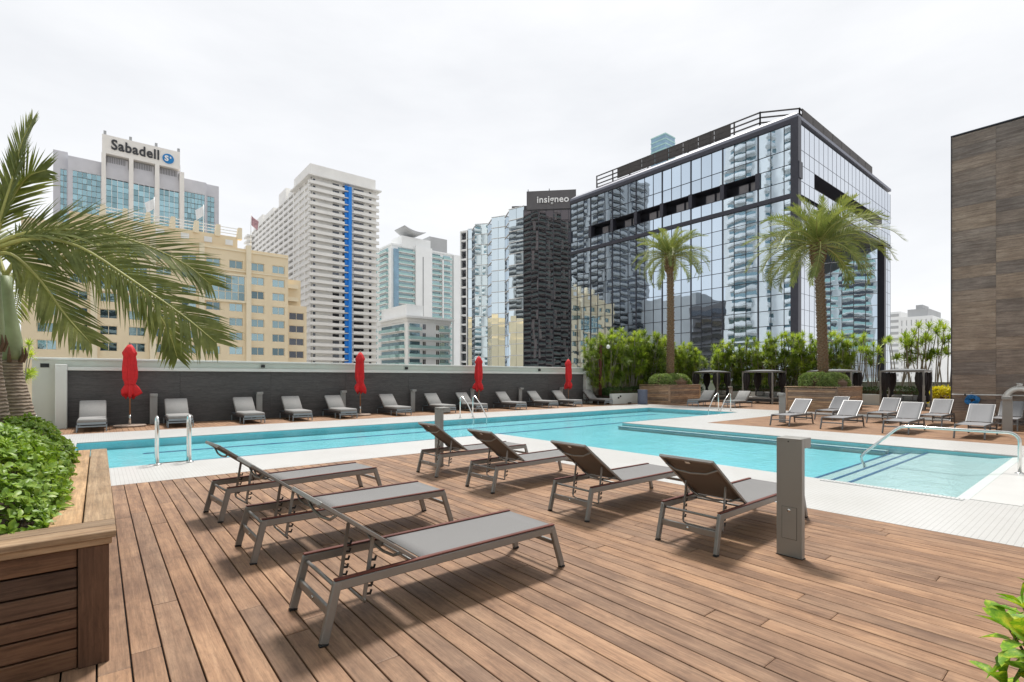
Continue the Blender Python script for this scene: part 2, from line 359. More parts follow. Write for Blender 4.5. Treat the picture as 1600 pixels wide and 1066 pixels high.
# near deck: every board is a piece
PITCH=.1455; GAP=.0085
def deck(name,x0,x1,y0,y1,pieces,along='y',seed=1,shortest=2.4,longest=4.2):
    rr=random.Random(seed)
    b=MB(); b.box(x0,x1,y0,y1,-.30,-.028); base=struct(b.build(name,BLACK))
    pm=None; J=MB(); x=x0+GAP/2; first=True
    unit=MB().cbox(-.5,.5,-.5,.5,-.5,.5,.02).mesh('plank',DECK)
    # chamfer is scaled with the board, so make the board mesh at true width/height and stretch only its length
    bd=MB().cbox(-(PITCH-GAP)/2,(PITCH-GAP)/2,-.5,.5,-.012,.012,.0028).mesh('plank',DECK)
    while x+PITCH-GAP<=x1+.02:
        y=y0-(rr.uniform(0,2.) if y1-y0>5 else 0)
        while y<y1-.02:
            ln=rr.uniform(shortest,longest); e=min(y+ln,y1)
            if y1-e<.5: e=y1
            s=max(y,y0)
            if e-s>.05:
                cx=x+(PITCH-GAP)/2; dz=rr.uniform(-.0012,.0012)
                if pieces: inst('plank',bd,base,(cx,(s+e)/2,-.012+dz),None,(1,e-s-.004,1))
                else: J.box(cx-(PITCH-GAP)/2,cx+(PITCH-GAP)/2,s+.002,e-.002,-.024,dz)
            y=e
        x+=PITCH
    if not pieces: stuff(J.build('planks',DECK,base))
    return base
NX=6.54-PITCH*57
deck('wood_deck',NX,6.535,-2,9.245,True,seed=3,shortest=2.0,longest=4.2)
deck('wall_side_deck',-14,34.4,18.405,21.0,False,seed=4)
deck('peninsula_deck',16.365,23.995,-8,9.215,False,seed=5)
deck('cabana_deck',25.305,34.4,-8,18.395,False,seed=6)

# pool
T=-.22
m=MB(); e=.004
P0,P1,Q0,Q1=-.4+e,22.4-e,11.1+e,15.9-e; A0,A1=8.6+e,14.1-e
m.quad((P0,Q0,T),(P1,Q0,T),(P1,Q1,T),(P0,Q1,T))
m.quad((A0,3.4,T),(A1,3.4,T),(A1,Q0,T),(A0,Q0,T))
def wl(a,b,z0=T,z1=-.02): m.quad((*a,z0),(*b,z0),(*b,z1),(*a,z1))
wl((P0,Q1),(P1,Q1)); wl((P1,Q1),(P1,Q0)); wl((P1,Q0),(A1,Q0)); wl((A1,Q0),(A1,1.3)); wl((A0,1.3),(A0,Q0)); wl((A0,Q0),(P0,Q0)); wl((P0,Q0),(P0,Q1))
basin=struct(m.build('pool_basin',POOLB))
m=MB()
m.box(A0,A1,3.08,3.4,T-.1,-.180); m.box(A0,A1,2.76,3.08,T-.1,-.138); m.box(A0,A1,1.7,2.76,T-.1,-.095)
m.add([(A0,1.7,-.095),(A1,1.7,-.095),(A1,1.26,-.004),(A0,1.26,-.004),(A0,1.7,-.4),(A1,1.7,-.4),(A1,1.26,-.4),(A0,1.26,-.4)],[(0,3,2,1),(0,1,5,4),(3,0,4,7),(1,2,6,5)])
m.build('beach_steps',POOLS,basin)
m=MB(); m.box(13.86,A1-.002,3.45,Q0-.02,T-.05,-.11); m.build('bench_ledge',POOLS,basin)
for y,z in ((3.36,-.178),(3.04,-.136),(2.72,-.093)):
    MB().box(A0+.02,A1-.02,y,y+.055,z-.01,z+.003).build('step_stripe',LANE,basin)
for y in (12.55,14.5):
    MB().box(P0+1.2,P1-1.2,y,y+.18,T-.01,T+.004).build('lane_line',LANE,basin)
MB().box(13.82,13.858,3.45,Q0-.02,-.125,-.112).build('ledge_stripe',LANE,basin)
# overflow grates beside the beach entry: slotted covers
for (x0,x1,y0,y1,ax) in ((8.44,8.57,1.3,2.9,'y'),(14.13,14.27,1.3,2.3,'y')):
    g=MB(); k=0; yy=y0
    while yy<y1: g.box(x0,x1,yy,yy+.030,.001,.010); yy+=.042
    sl=MB(); sl.box(x0-.01,x1+.01,y0-.01,y1+.02,.0005,.004)
    o=sl.build('overflow_grate',CONCG); struct(o); stuff(g.build('grate_slats',COPE,o))
m=MB(); m.box(8.6,14.1,.78,1.25,.0,.006); struct(m.build('beach_coping',COPE))

# water
mw,n,l,b,out=newmat('pool_water'); n.remove(b)
tr=n.new('ShaderNodeBsdfTransparent'); tr.inputs[0].default_value=(.80,.95,.97,1)
gl=n.new('ShaderNodeBsdfGlossy'); gl.inputs['Roughness'].default_value=.03; gl.inputs[0].default_value=(.95,.97,1,1)
lw=n.new('ShaderNodeFresnel'); lw.inputs[0].default_value=1.33
mr=n.new('ShaderNodeMapRange'); mr.inputs[1].default_value=.02; mr.inputs[2].default_value=.75; mr.inputs[3].default_value=.03; mr.inputs[4].default_value=.42
v=vpos(n,l,(1,1,1)); a1=noise(n,l,v,2.2,4,.6,.7); a2=noise(n,l,v,9,3,.6,.5)
msk=noise(n,l,vpos(n,l,(.22,.5,1)),1.,2,.5); rk=ramp(n,[(.42,(.12,)*3),(.66,(1,)*3)]); l(msk,rk.inputs[0])
ml=n.new('ShaderNodeMath'); ml.operation='MULTIPLY'; l(a2,ml.inputs[0]); l(rk.outputs[0],ml.inputs[1])
ad=n.new('ShaderNodeMath'); ad.operation='ADD'; l(a1,ad.inputs[0]); l(ml.outputs[0],ad.inputs[1])
bp=n.new('ShaderNodeBump'); bp.inputs['Strength'].default_value=.85; bp.inputs['Distance'].default_value=.025; l(ad.outputs[0],bp.inputs['Height'])
l(bp.outputs[0],gl.inputs['Normal']); l(bp.outputs[0],lw.inputs['Normal']); l(lw.outputs[0],mr.inputs[0])
x=n.new('ShaderNodeMixShader'); l(mr.outputs[0],x.inputs[0]); l(tr.outputs[0],x.inputs[1]); l(gl.outputs[0],x.inputs[2]); l(x.outputs[0],out.inputs[0])
WZ=-.035
m=MB(); m.add([(P0,Q0,WZ),(A0,Q0,WZ),(A0,1.405,WZ),(A1,1.405,WZ),(A1,Q0,WZ),(P1,Q0,WZ),(P1,Q1,WZ),(P0,Q1,WZ)],[(0,1,4,5,6,7),(1,2,3,4)])
struct(m.build('pool_water',mw))

# ------------------------------------------------------------------ boundary wall
WX0=aty(50,21.)[0]; PX0=aty(86,20.8)[0]; PX1=aty(105,20.8)[0]; RX0=22.85; RX1=23.45
bw=thing('boundary_wall','long sage and charcoal panelled wall behind the pool loungers','wall',(0,21,0))
def local(o,par):                                # built in world coordinates: cancel the parent's offset
    o.matrix_parent_inverse=par.matrix_basis.inverted(); return o
def wpart(name,mb,mat,par,smooth=False): return local(mb.build(name,mat,par,smooth),par)
bpy.context.view_layer.update()
wpart('wall_body',MB().box(WX0,RX1-.1,21.0,21.4,-.3,2.12),SAGE,bw)
wpart('coping_lip',MB().cbox(PX1+.002,RX0-.002,20.86,20.998,1.79,1.90,.01),WALLW,bw)
wpart('wall_cap',MB().cbox(WX0-.04,RX1-.06,20.94,21.46,2.122,2.19,.01),WALLW,bw)
for a,b_ in ((PX0,PX1),(RX0,RX1)): wpart('pilaster',MB().cbox(a,b_,20.72,20.996,-.2,1.98,.012),WALLW,bw)
npan=8; step=(RX0-PX1-.01)/npan
for i in range(npan):
    wpart('panel',MB().box(PX1+.005+i*step,PX1+i*step+step,20.95,20.994,-.02,1.785),PANEL,bw)
for px in (411.5,636,844):
    x_=aty(px,20.9)[0]; wpart('wall_light',MB().cbox(x_-.06,x_+.06,20.90,20.998,1.955,2.06,.01),BLACK,bw)
x_=aty(70,21)[0]; wpart('notice_plate',MB().box(x_-.1,x_+.1,20.985,20.998,1.88,2.0),BLACK,bw)

def lowwall(label,boxes,grp=None):
    t=thing('low_planter_wall',label,'planter wall',(boxes[0][0],boxes[0][2],0)); bpy.context.view_layer.update()
    for bx in boxes: wpart('wall_body',MB().cbox(*bx,-.1,.62,.012),WALLW,t)
    return t
n1=lowwall('low white planter wall joining the charcoal wall and running behind the palm box',[(RX1+.01,34.3,19.2,19.42)])
wpart('soil',MB().box(RX1+.02,34.3,19.43,21.3,-.1,.50),SOIL,n1)
xo=aty(981,19.2)[0]
for dx,z in ((-.9,.38),(-.72,.46)): wpart('outlet_cover',MB().cbox(xo+dx-.06,xo+dx+.06,19.17,19.199,z-.05,z+.05,.005),BLACK,n1)
wpart('drain_cover',MB().cbox(24.9,25.2,19.15,19.199,.0,.07,.005),BLACK,n1)
n2=lowwall('low white planter wall running behind the black curtained cabanas',[(34.45,34.68,-6,19.18)])
wpart('soil',MB().box(34.69,36.6,-6,19.15,-.1,.50),SOIL,n2)
t=thing('parapet_wall','sage parapet wall behind the tall yucca plants','wall',(37,8,0)); bpy.context.view_layer.update()
wpart('wall_body',MB().box(36.8,37.1,-6,21.7,-.3,1.28),SAGE,t); wpart('wall_cap',MB().cbox(36.74,37.16,-6,21.8,1.282,1.34,.01),WALLW,t)
wpart('wall_body',MB().box(23.6,36.79,21.4,21.7,-.3,1.28),SAGE,t)

# wood-clad tower wall on the right
cw=thing('wood_clad_wall','tall wall clad in grey brown wood-look panels behind the pale loungers','wall',(23.3,0,0)); bpy.context.view_layer.update()
WY=3.87; WT=10.05
wpart('wall_body',MB().box(23.33,29,-9,WY-.01,-.3,WT-.02),CONCG,cw)
pw_,ph=1.14,.4186
cy=WY; ci=0
while cy>-2.9:
    for r_ in range(24):
        z0=r_*ph; me=CLAD
        o=MB().cbox(-.03,0,-pw_+.004,0,.0,ph-.004,.002).mesh('panel',CLAD) if (ci==0 and r_==0) else o
        local(inst('panel',o,cw,(23.33,cy,z0)),cw)
    cy-=pw_; ci+=1
wpart('edge_trim',MB().box(23.27,23.34,WY+.002,WY+.02,0,WT+.01),MULL,cw); wpart('roof_trim',MB().box(23.26,29,-9,WY+.02,WT+.011,WT+.05),MULL,cw)

# ================================================================== FURNITURE
def sling_lounger(label,group,alu,sling,slingback,trim):
    t=thing('sling_lounger',label,'lounger',group=group)
    W=.285; ZR=.325
    for s in (-1,1):
        smooth_angle(MB().bar((.045,s*W,ZR),(1.845,s*W,ZR),.032,.058,ch=.006).build('side_rail',alu,t))
        if trim: MB().bar((.05,s*W,ZR+.036),(1.84,s*W,ZR+.036),.034,.011,ch=.003).build('wood_trim',TRIM,t)
        else: MB().bar((.05,s*W,ZR+.034),(1.84,s*W,ZR+.034),.030,.007,ch=.003).build('rail_cap',alu,t)
        for xa,xb in ((.07,-.015),(1.82,1.925)):
            lg=MB().bar((xa,s*W,ZR+.02),(xb,s*W*1.03,.012),.034,.052,up=(1,0,0),ch=.006).build('leg',alu,t)
            MB().cbox(xb-.026,xb+.026,s*W*1.03-.018,s*W*1.03+.018,0,.014,.003).build('foot_pad',BLACK,lg)
    MB().tube([(.07,-W,ZR-.015),(.07,W,ZR-.015)],.012,8).build('head_tube',alu,t,True)
    p=MB().bar((.028,-W,.175),(.028,W,.175),.022,.058,ch=.004).build('head_panel',alu,t)
    MB().tube([(.012,.0,.175),(.018,.0,.175)],.013,12).build('bolt_cap',STEEL,p,True)
    MB().bar((1.875,-W,.20),(1.875,W,.20),.025,.034,ch=.004).build('foot_bar',alu,t)
    for xx in (.62,1.2): MB().tube([(xx,-W,ZR-.01),(xx,W,ZR-.01)],.011,8).build('cross_tube',alu,t,True)
    # seat sling, slightly sagging
    N=10; K=6; m=MB(); x0,x1=.64,1.835; w_=W-.012
    for i in range(N+1):
        for j in range(K+1):
            u=i/N; q=j/K; sag=-.022*math.sin(math.pi*q)*math.sin(math.pi*min(1,u*1.0))
            m.v.append((x0+(x1-x0)*u,-w_+2*w_*q,ZR+.036+sag-.006))
    for i in range(N):
        for j in range(K):
            a=i*(K+1)+j; m.f.append((a,a+K+1,a+K+2,a+1))
    k=len(m.v); m.v+= [(x,y,z-.006) for x,y,z in m.v[:k]]; m.f+= [tuple(i+k for i in f)[::-1] for f in m.f[:]]
    for j in range(K): m.f.append((j,j+1,j+1+k,j+k)); a=N*(K+1)+j; m.f.append((a+1,a,a+k,a+1+k))
    m.build('seat_sling',sling,t,True)
    # backrest: hinge at x=.60, rising towards the head end
    A=R(36.6); ca,sa=math.cos(A),math.sin(A); BL=.78
    def bk(d,y,h): return (.60-d*ca+h*sa*0-h*sa*-1*0 - h*(-sa)*0 - h*sa*0 + 0 - 0, y, ZR+.03+d*sa)
    def B(d,y,h=0.): return (.60-d*ca+h*sa, y, ZR+.03+d*sa+h*ca)
    nrm=(sa,0,ca); w2=W-.024
    fr=MB()
    for s in (-1,1): fr.bar(B(0,s*w2),B(BL,s*w2),.026,.026,up=nrm,ch=.004)
    fr.bar(B(BL-.012,-w2,-.002),B(BL-.012,w2,-.002),.026,.03,up=nrm,ch=.004)
    bf=fr.build('backrest_frame',alu,t)
    MB().tube([B(BL-.13,-w2,-.012),B(BL-.16,-w2*.6,-.05),B(BL-.165,0,-.062),B(BL-.16,w2*.6,-.05),B(BL-.13,w2,-.012)],.010,8).build('bow_tube',alu,bf,True)
    MB().tube([B(.12,-w2,-.012),B(.10,-w2*.6,-.05),B(.09,0,-.06),B(.10,w2*.6,-.05),B(.12,w2,-.012)],.010,8).build('bow_tube',alu,bf,True)
    m=MB(); N=8
    for i in range(N+1):
        for j in range(K+1):
            u=i/N;q=j/K; m.v.append(B(.015+(BL-.03)*u,-w2+2*w2*q,.012-.02*math.sin(math.pi*q)*math.sin(math.pi*u)))
    for i in range(N):
        for j in range(K):
            a=i*(K+1)+j; m.f.append((a,a+1,a+K+2,a+K+1))
    k=len(m.v); off=Vector(nrm)*-.006
    m.v+= [tuple(Vector(p)+off) for p in m.v[:k]]; m.f+= [tuple(i+k for i in f)[::-1] for f in m.f[:]]
    for i in range(N): a=i*(K+1); m.f.append((a,a+K+1,a+K+1+k,a+k)); a+=K; m.f.append((a+K+1,a,a+k,a+K+1+k))
    m.build('back_sling',slingback,bf,True)
    MB().cbox(-.016,.016,-.022,.022,-.002,.002,.001,Matrix.Translation(B(BL-.06,0,-.012))@Matrix.Rotation(A-R(0),4,'Y')).build('care_tag',SIGNW,bf)
    # ratchet racks
    for s in (-1,1):
        y=s*(w2-.06); top=Vector(B(.33,y,-.012)); low=Vector((.30 - .09,y,.155)) if False else Vector((.27,y,.165))
        rk_=MB().bar(top,low,.010,.024,up=(1,0,0)).build('ratchet_rack',alu,t)
        d=(low-top).normalized(); hk=MB()
        for q in (.38,.52,.66,.80,.93):
            p=top.lerp(low,q); hk.bar(p+Vector((.010,0,.0)),p+Vector((.040,0,-.006)),.010,.013); hk.bar(p+Vector((.036,0,-.004)),p+Vector((.044,0,.018)),.010,.011)
        hk.build('ratchet_teeth',BLACK,rk_)
    yb=w2-.06
    MB().tube([(.27,-yb,.168),(.275,-yb,.145),(.29,-yb+.03,.128),(.29,yb-.03,.128),(.275,yb,.145),(.27,yb,.168)],.009,8).build('rack_bar',alu,t,True)
    return t
gA='brown sling loungers set out on the near wood deck'
la=sling_lounger('dark grey sling lounger with wood trimmed rails','x',ALU,SLING,SLINGB,True)
kids_cache(la)
specA=[((1.02,3.235,0),0,'grey sling lounger seen edge-on with raised back, in the front of its row of three'),
 ((1.01,4.895,0),0,'grey sling lounger with raised back, in the middle of the row of three'),
 ((1.00,6.45,0),R(5),'grey sling lounger with raised back, in the row of three beside the white pool border'),
 ((4.16,2.545,0),0,'grey sling lounger with its brown back towards us, next to the tall slab bollard'),
 ((4.09,3.97,0),R(-1),'grey sling lounger with brown back, second from the tall slab bollard'),
 ((4.10,5.68,0),R(1.5),'grey sling lounger with brown back, third from the tall slab bollard'),
 ((4.09,7.11,0),R(0),'grey sling lounger with brown back standing beside the bollard at the white pool border')]
for i,(p,r_,lb) in enumerate(specA): place(la,i==0,p,r_,lb,gA)
lp=sling_lounger('pale sling lounger','x',ALUL,SLINGL,SLINGL,False)
kids_cache(lp); gP='pale grey sling loungers on the deck before the wood-clad wall'
for i,(x_,y_,r_,lb) in enumerate([(18.95,7.08,0,'pale grey sling lounger beside the slab bollard, in the row along the white border'),
  (18.97,5.6,0,'pale grey sling lounger, second in the row along the white border of the far deck'),
  (18.98,4.06,1,'pale grey sling lounger, third in the row along the white border of the far deck'),
  (19.0,2.5,0,'pale grey sling lounger at the end of its row, before the blue coiled hose'),
  (22.6,7.05,0,'pale grey sling lounger of the rear row standing before the wooden palm box'),
  (22.55,5.42,1,'pale grey sling lounger of the rear row standing before the black curtained cabana'),
  (22.5,3.95,0,'pale grey sling lounger of the rear row standing at the corner of the wood-clad wall'),
  (22.45,2.25,0,'pale grey sling lounger of the rear row standing under the white life ring')]):
    place(lp,i==0,(x_,y_,0),math.pi+R(r_),lb,gP)

def cushion_lounger(label,group):
    t=thing('cushioned_lounger',label,'lounger',group=group)
    W=.33
    for s in (-1,1):
        MB().bar((.0,s*W,.245),(1.95,s*W,.245),.03,.07,ch=.005).build('side_rail',DARKF,t)
        for x_ in (.06,1.50,1.92): 
            if x_==1.50: MB().bar((1.42,s*W,.21),(1.42,s*W,.0),.028,.028,up=(1,0,0)).build('leg',BLUEM,t)
            else: MB().bar((x_,s*W,.21),(x_,s*W,.0),.03,.035,up=(1,0,0),ch=.004).build('leg',BLUEM,t)
    for x_ in (.02,1.935): MB().bar((x_,-W,.245),(x_,W,.245),.03,.07,ch=.005).build('end_rail',BLUEM,t)
    MB().bar((1.925,-W,.16),(1.925,W,.16),.02,.04).build('foot_bar',BLUEM,t)
    MB().box(.03,1.92,-W+.02,W-.02,.235,.262).build('slat_base',DARKF,t)
    smooth_angle(MB().cbox(.70,1.96,-W+.005,W-.005,.265,.375,.03).build('seat_cushion',CUSH,t),60)
    A=R(42); M=Matrix.Translation((.70,0,.275))@Matrix.Rotation(math.pi,4,'Z')@Matrix.Rotation(-A,4,'Y')
    smooth_angle(MB().cbox(-.02,.78,-W+.005,W-.005,.0,.105,.03,M).build('back_cushion',CUSH,t),60)
    MB().box(-.02,.76,-W+.02,W-.02,-.03,-.002,M).build('back_frame',DARKF,t)
    MB().bar((.30,-.2,.26),(.22,-.2,.55),.02,.03,up=(1,0,0)).build('back_strut',BLUEM,t); MB().bar((.30,.2,.26),(.22,.2,.55),.02,.03,up=(1,0,0)).build('back_strut',BLUEM,t)
    return t
lc=cushion_lounger('cushioned lounger','x'); kids_cache(lc)
gW='grey cushioned loungers in a row along the charcoal wall'
for i,px in enumerate((145,285,396,475,544,631,703,752,815,864,903,951)):
    lb='grey cushioned lounger in the long row along the charcoal wall'; g=gW
    if i==0: lb='grey cushioned lounger by the white pilaster, between the leafy hedge and a red umbrella'
    if i==1: lb='grey cushioned lounger behind the steel pool ladder, beside a slab bollard'
    if i==11: lb='grey cushioned lounger at the end of the charcoal wall, by the low white planter wall'
    place(lc,i==0,(aty(px,18.9)[0],20.78,0),R(-90+random.uniform(-2,2)),lb,g)
for (x_,y_,lb) in ((27.25,15.1,'grey cushioned lounger between the wooden palm box and the pool handrails'),(27.55,13.2,'grey cushioned lounger behind the pool handrails at the end of the pool')):
    place(lc,False,(x_,y_,0),R(180),lb,'grey cushioned loungers at the end of the pool')

def bollard(label,group,paint):
    t=thing('slab_bollard',label,'bollard',group=group)   # local +x is the side the head overhangs
    b=MB().cbox(-.03,.03,-.105,.105,0,1.03,.004).build('post',paint,t)
    h=MB().cbox(.0302,.165,-.105,.105,.945,1.03,.004).build('lamp_head',paint,t)
    MB().box(.045,.15,-.085,.085,.941,.9445).build('lamp_lens',SIGNW,h)
    MB().box(-.0312,-.0295,-.064,.059,.156,.434).build('door_seam',BLACK,t); pn=MB().cbox(-.0335,-.0295,-.0615,.0565,.1585,.4315,.001).build('access_door',paint,t)
    MB().tube([(-.040,-.002,.405),(-.031,-.002,.405)],.013,14).build('door_lock',STEEL,pn,True)
    MB().tube([(-.033,.005,1.0),(-.0295,.005,1.0)],.006,8).build('screw',BLACK,t)
    MB().box(-.034,.034,-.109,.109,.0,.006).build('base_gasket',BLACK,t)
    return t
bA=bollard('b','x',BOL); kids_cache(bA)
gB='slab light bollards'
place(bA,True,(4.655,1.845,0),0,'tall grey slab bollard with small locked door, standing beside a sling lounger',gB)
place(bA,False,(4.67,7.72,0),0,'grey slab bollard behind the sling loungers at the white pool border',gB)
bB=bollard('b','x',BOLL); kids_cache(bB)
place(bB,True,(18.55,7.62,0),R(180),'pale slab bollard on the far deck behind the first pale lounger',gB)
place(bB,False,(20.1,2.12,0),R(180),'pale slab bollard on the far deck by the white life ring',gB)
place(bB,False,(aty(1142,15.6)[0],15.6,0),R(180),'pale slab bollard between the two curtained cabanas and the pool end',gB)
for px in (240,405,536,645,738,813,877): place(bB,False,(aty(px,20.75)[0],20.75,0),R(-90),'pale slab bollard in the row against the charcoal wall','slab bollards along the charcoal wall')

# closed umbrellas
def umbrella(label,group):
    t=thing('closed_umbrella',label,'umbrella',group=group)
    smooth_angle(MB().lathe([(.40,0),(.43,.012),(.43,.045),(.40,.06),(.06,.065)],28).build('base_disc',STONE,t))
    MB().lathe([(.034,.06),(.034,.36),(.028,.37)],14).build('base_sleeve',STEEL,t,True)
    MB().tube([(0,0,.37),(0,0,2.62)],.021,10).build('pole',POLE,t,True)
    rr=random.Random(5); ph=[rr.uniform(0,6.28) for _ in range(30)]
    prof=[(.08,1.02),(.20,.96),(.235,1.04),(.225,1.14),(.18,1.26),(.125,1.36),(.14,1.42),(.175,1.55),(.18,1.8),(.17,2.05),(.15,2.24),(.185,2.33),(.18,2.37),(.11,2.52),(.045,2.62)]
    amp=[.1,.55,.52,.45,.36,.16,.22,.32,.34,.33,.30,.2,.16,.08,.02]
    def rf(a,i): return 1.12+amp[i]*(.35*math.sin(3*a+.3*i+1.)+.3*math.sin(5*a+2.1)-.95*abs(math.sin(4*a+.16*i+.3*math.sin(2*a)))**.6)
    cm=MB().lathe(prof,96,rf=rf)
    for q in range(4*96):
        x_,y_,z_=cm.v[q]; a_=math.atan2(y_,x_); cm.v[q]=(x_,y_,z_+(.055*math.sin(5*a_+.6)+.04*math.sin(3*a_+2))*(1 if q//96<2 else .5))
    c=cm.build('canopy',REDF,t,True)
    st=MB().lathe([(.140,1.355),(.150,1.36),(.150,1.395),(.140,1.40)],36).build('tie_strap',REDF,c,True)
    MB().lathe([(.0,2.62),(.028,2.625),(.03,2.66),(.012,2.70),(.0,2.715)],12).build('finial',STONE,t,True)
    return t
um=umbrella('u','x'); kids_cache(um)
gU='closed red umbrellas along the charcoal wall'
for i,(px,lb) in enumerate(((203,'closed red umbrella beside the first lounger, near the white pilaster'),(563,'closed red umbrella before the charcoal wall, second from the white pilaster near the hedge'),(748,'closed red umbrella behind the slanted steel pool rails'),(888,'closed red umbrella near the end of the charcoal wall by the yucca plants'))):
    place(um,i==0,(aty(px,20.2)[0],20.2,0),i*1.3,lb,gU)

# pool ladder and hand rails
def arc(c,r,a0,a1,ax,ay,n=8): return [Vector(c)+Vector(ax)*r*math.cos(a0+(a1-a0)*i/n)+Vector(ay)*r*math.sin(a0+(a1-a0)*i/n) for i in range(n+1)]
ld=thing('pool_ladder','steel pool ladder with two hooped rails and dark treads','ladder',(1.06,10.95,0)); 
for dx in (-.245,.245):
    pts=[(dx,0,0),(dx,0,.72)]+arc((dx,.13,.72),.13,math.pi,0,(0,1,0),(0,0,1),10)[1:]+[(dx,.262,.5),(dx,.30,.15),(dx,.30,-.32)]
    r_=MB().tube(pts,.0245,14).build('rail',STEEL,ld,True)
    MB().lathe([(.06,0.001),(.06,.012),(.03,.03)],20,(dx,0,0)).build('rail_flange',STEEL,r_,True)
for z in (-.02,-.2): MB().bar((-.245,.30,z),(.245,.30,z),.07,.025,ch=.004).build('tread',BLUEH if z<-.1 else BLACK,ld)
def stair_rails(label,loc,rz):
    t=thing('pool_handrails',label,'handrail',loc,rz)      # local +y points into the pool
    for dx in (-.3,.3):
        pts=[(dx,-.62,0),(dx,-.62,.70)]+arc((dx,-.52,.74),.1,math.pi,math.pi*.35,(0,1,0),(0,0,1),6)+[(dx,-.1,.55),(dx,.28,.10)]+[(dx,.30,.05),(dx,.30,-.3)]
        r_=MB().tube(pts,.0215,12).build('rail',STEEL,t,True)
        MB().lathe([(.05,0.001),(.05,.012),(.026,.026)],16,(dx,-.62,0)).build('rail_flange',STEEL,r_,True)
    return t
stair_rails('pair of slanted steel rails at the pool edge before the charcoal wall',(aty(742,15.9)[0],15.85,0),math.pi)
stair_rails('pair of slanted steel rails at the short end of the pool by the cushioned loungers',(22.35,12.05,0),R(90))
hr=thing('beach_handrail','long bent steel handrail over the blue striped beach steps','handrail',(11.5,1.07,0)); 
pts=[(0,0,0),(0,0,.52)]+arc((0,.14,.52),.14,math.pi,math.pi*.5,(0,1,0),(0,0,1),8)[1:]+[(0,1.46,.66)]+[(0,1.56,.645),(0,1.65,.58),(0,2.12,.11),(0,2.18,.03),(0,2.19,-.04),(0,2.12,-.17)]
r_=MB().tube(pts,.0245,14).build('rail',STEEL,hr,True)
MB().lathe([(.062,0.001),(.062,.012),(.03,.03)],20).build('rail_flange',STEEL,r_,True)

# ------------------------------------------------------------------ planters
def slat_box(name,label,x0,x1,y0,y1,h,nb,mx,my,mz,capx,capy,cap=.30,group=None):
    t=thing(name,label,'planter',((x0+x1)/2,(y0+y1)/2,0),0,group)
    wpart('liner',MB().box(x0+.06,x1-.06,y0+.06,y1-.06,0,h-.20),BLACK,t)
    wpart('soil',MB().box(x0+.10,x1-.10,y0+.10,y1-.10,h-.2,h-.1),SOIL,t)
    pw=.13 if nb<8 else .1; ht=h-.075; bh=ht/nb
    for cx_,cy_ in ((x0,y0),(x1-pw,y0),(x0,y1-pw),(x1-pw,y1-pw)): wpart('corner_post',MB().cbox(cx_,cx_+pw,cy_,cy_+pw,0,ht,.004),mz,t)
    for k in range(nb):
        z0=k*bh+.006; z1=(k+1)*bh-.004
        for yy in (y0+.014,y1-.044): wpart('board',MB().cbox(x0+pw+.003,x1-pw-.003,yy,yy+.03,z0,z1,.004),mx,t)
        for xx in (x0+.014,x1-.044): wpart('board',MB().cbox(xx,xx+.03,y0+pw+.003,y1-pw-.003,z0,z1,.004),my,t)
    o_=.03; half=cap/2
    wpart('fascia',MB().cbox(x0-.012,x1+.012,y0-.012,y0+.02,ht+.001,ht+.038,.004),capx,t)
    wpart('fascia',MB().cbox(x1-.02,x1+.012,y0+.021,y1+.012,ht+.001,ht+.038,.004),capy,t)
    for k in range(2):
        a=k*(half); b_=a+half-.007
        wpart('cap_board',MB().cbox(x1+o_-b_,x1+o_-a,y0+cap-o_+.002 if False else y0-o_+cap+.002,y1+o_,h-.037,h,.004),capy,t)
        wpart('cap_board',MB().cbox(x0-o_+a,x0-o_+b_,y0-o_+cap+.002,y1+o_,h-.037,h,.004),capy,t)
        wpart('cap_board',MB().cbox(x0-o_,x1+o_,y0-o_+a,y0-o_+b_,h-.037,h,.004),capx,t)
        wpart('cap_board',MB().cbox(x0-o_+cap+.002,x1+o_-cap-.002,y1+o_-b_,y1+o_-a,h-.037,h,.004),capx,t)
    return t
slat_box('wood_planter','dark wooden slatted planter box holding the leafy hedge and bottle palms',-2.6,.045,3.53,7.6,.72,6,PLW_X,PLW_Y,PLW_Z,CAP_X,CAP_Y,.30)
gX='wooden palm boxes'
slat_box('palm_planter','brown slatted wooden box holding a date palm, beside the blue wicker bin',26.0,29.4,17.0,19.15,1.15,11,BXW_X,BXW_Y,BXW_X,BXW_X,BXW_Y,.14,gX)
slat_box('palm_planter','brown slatted wooden box holding a date palm, behind the pale sling loungers',25.9,29.3,8.25,10.5,1.15,11,BXW_X,BXW_Y,BXW_X,BXW_X,BXW_Y,.14,gX)

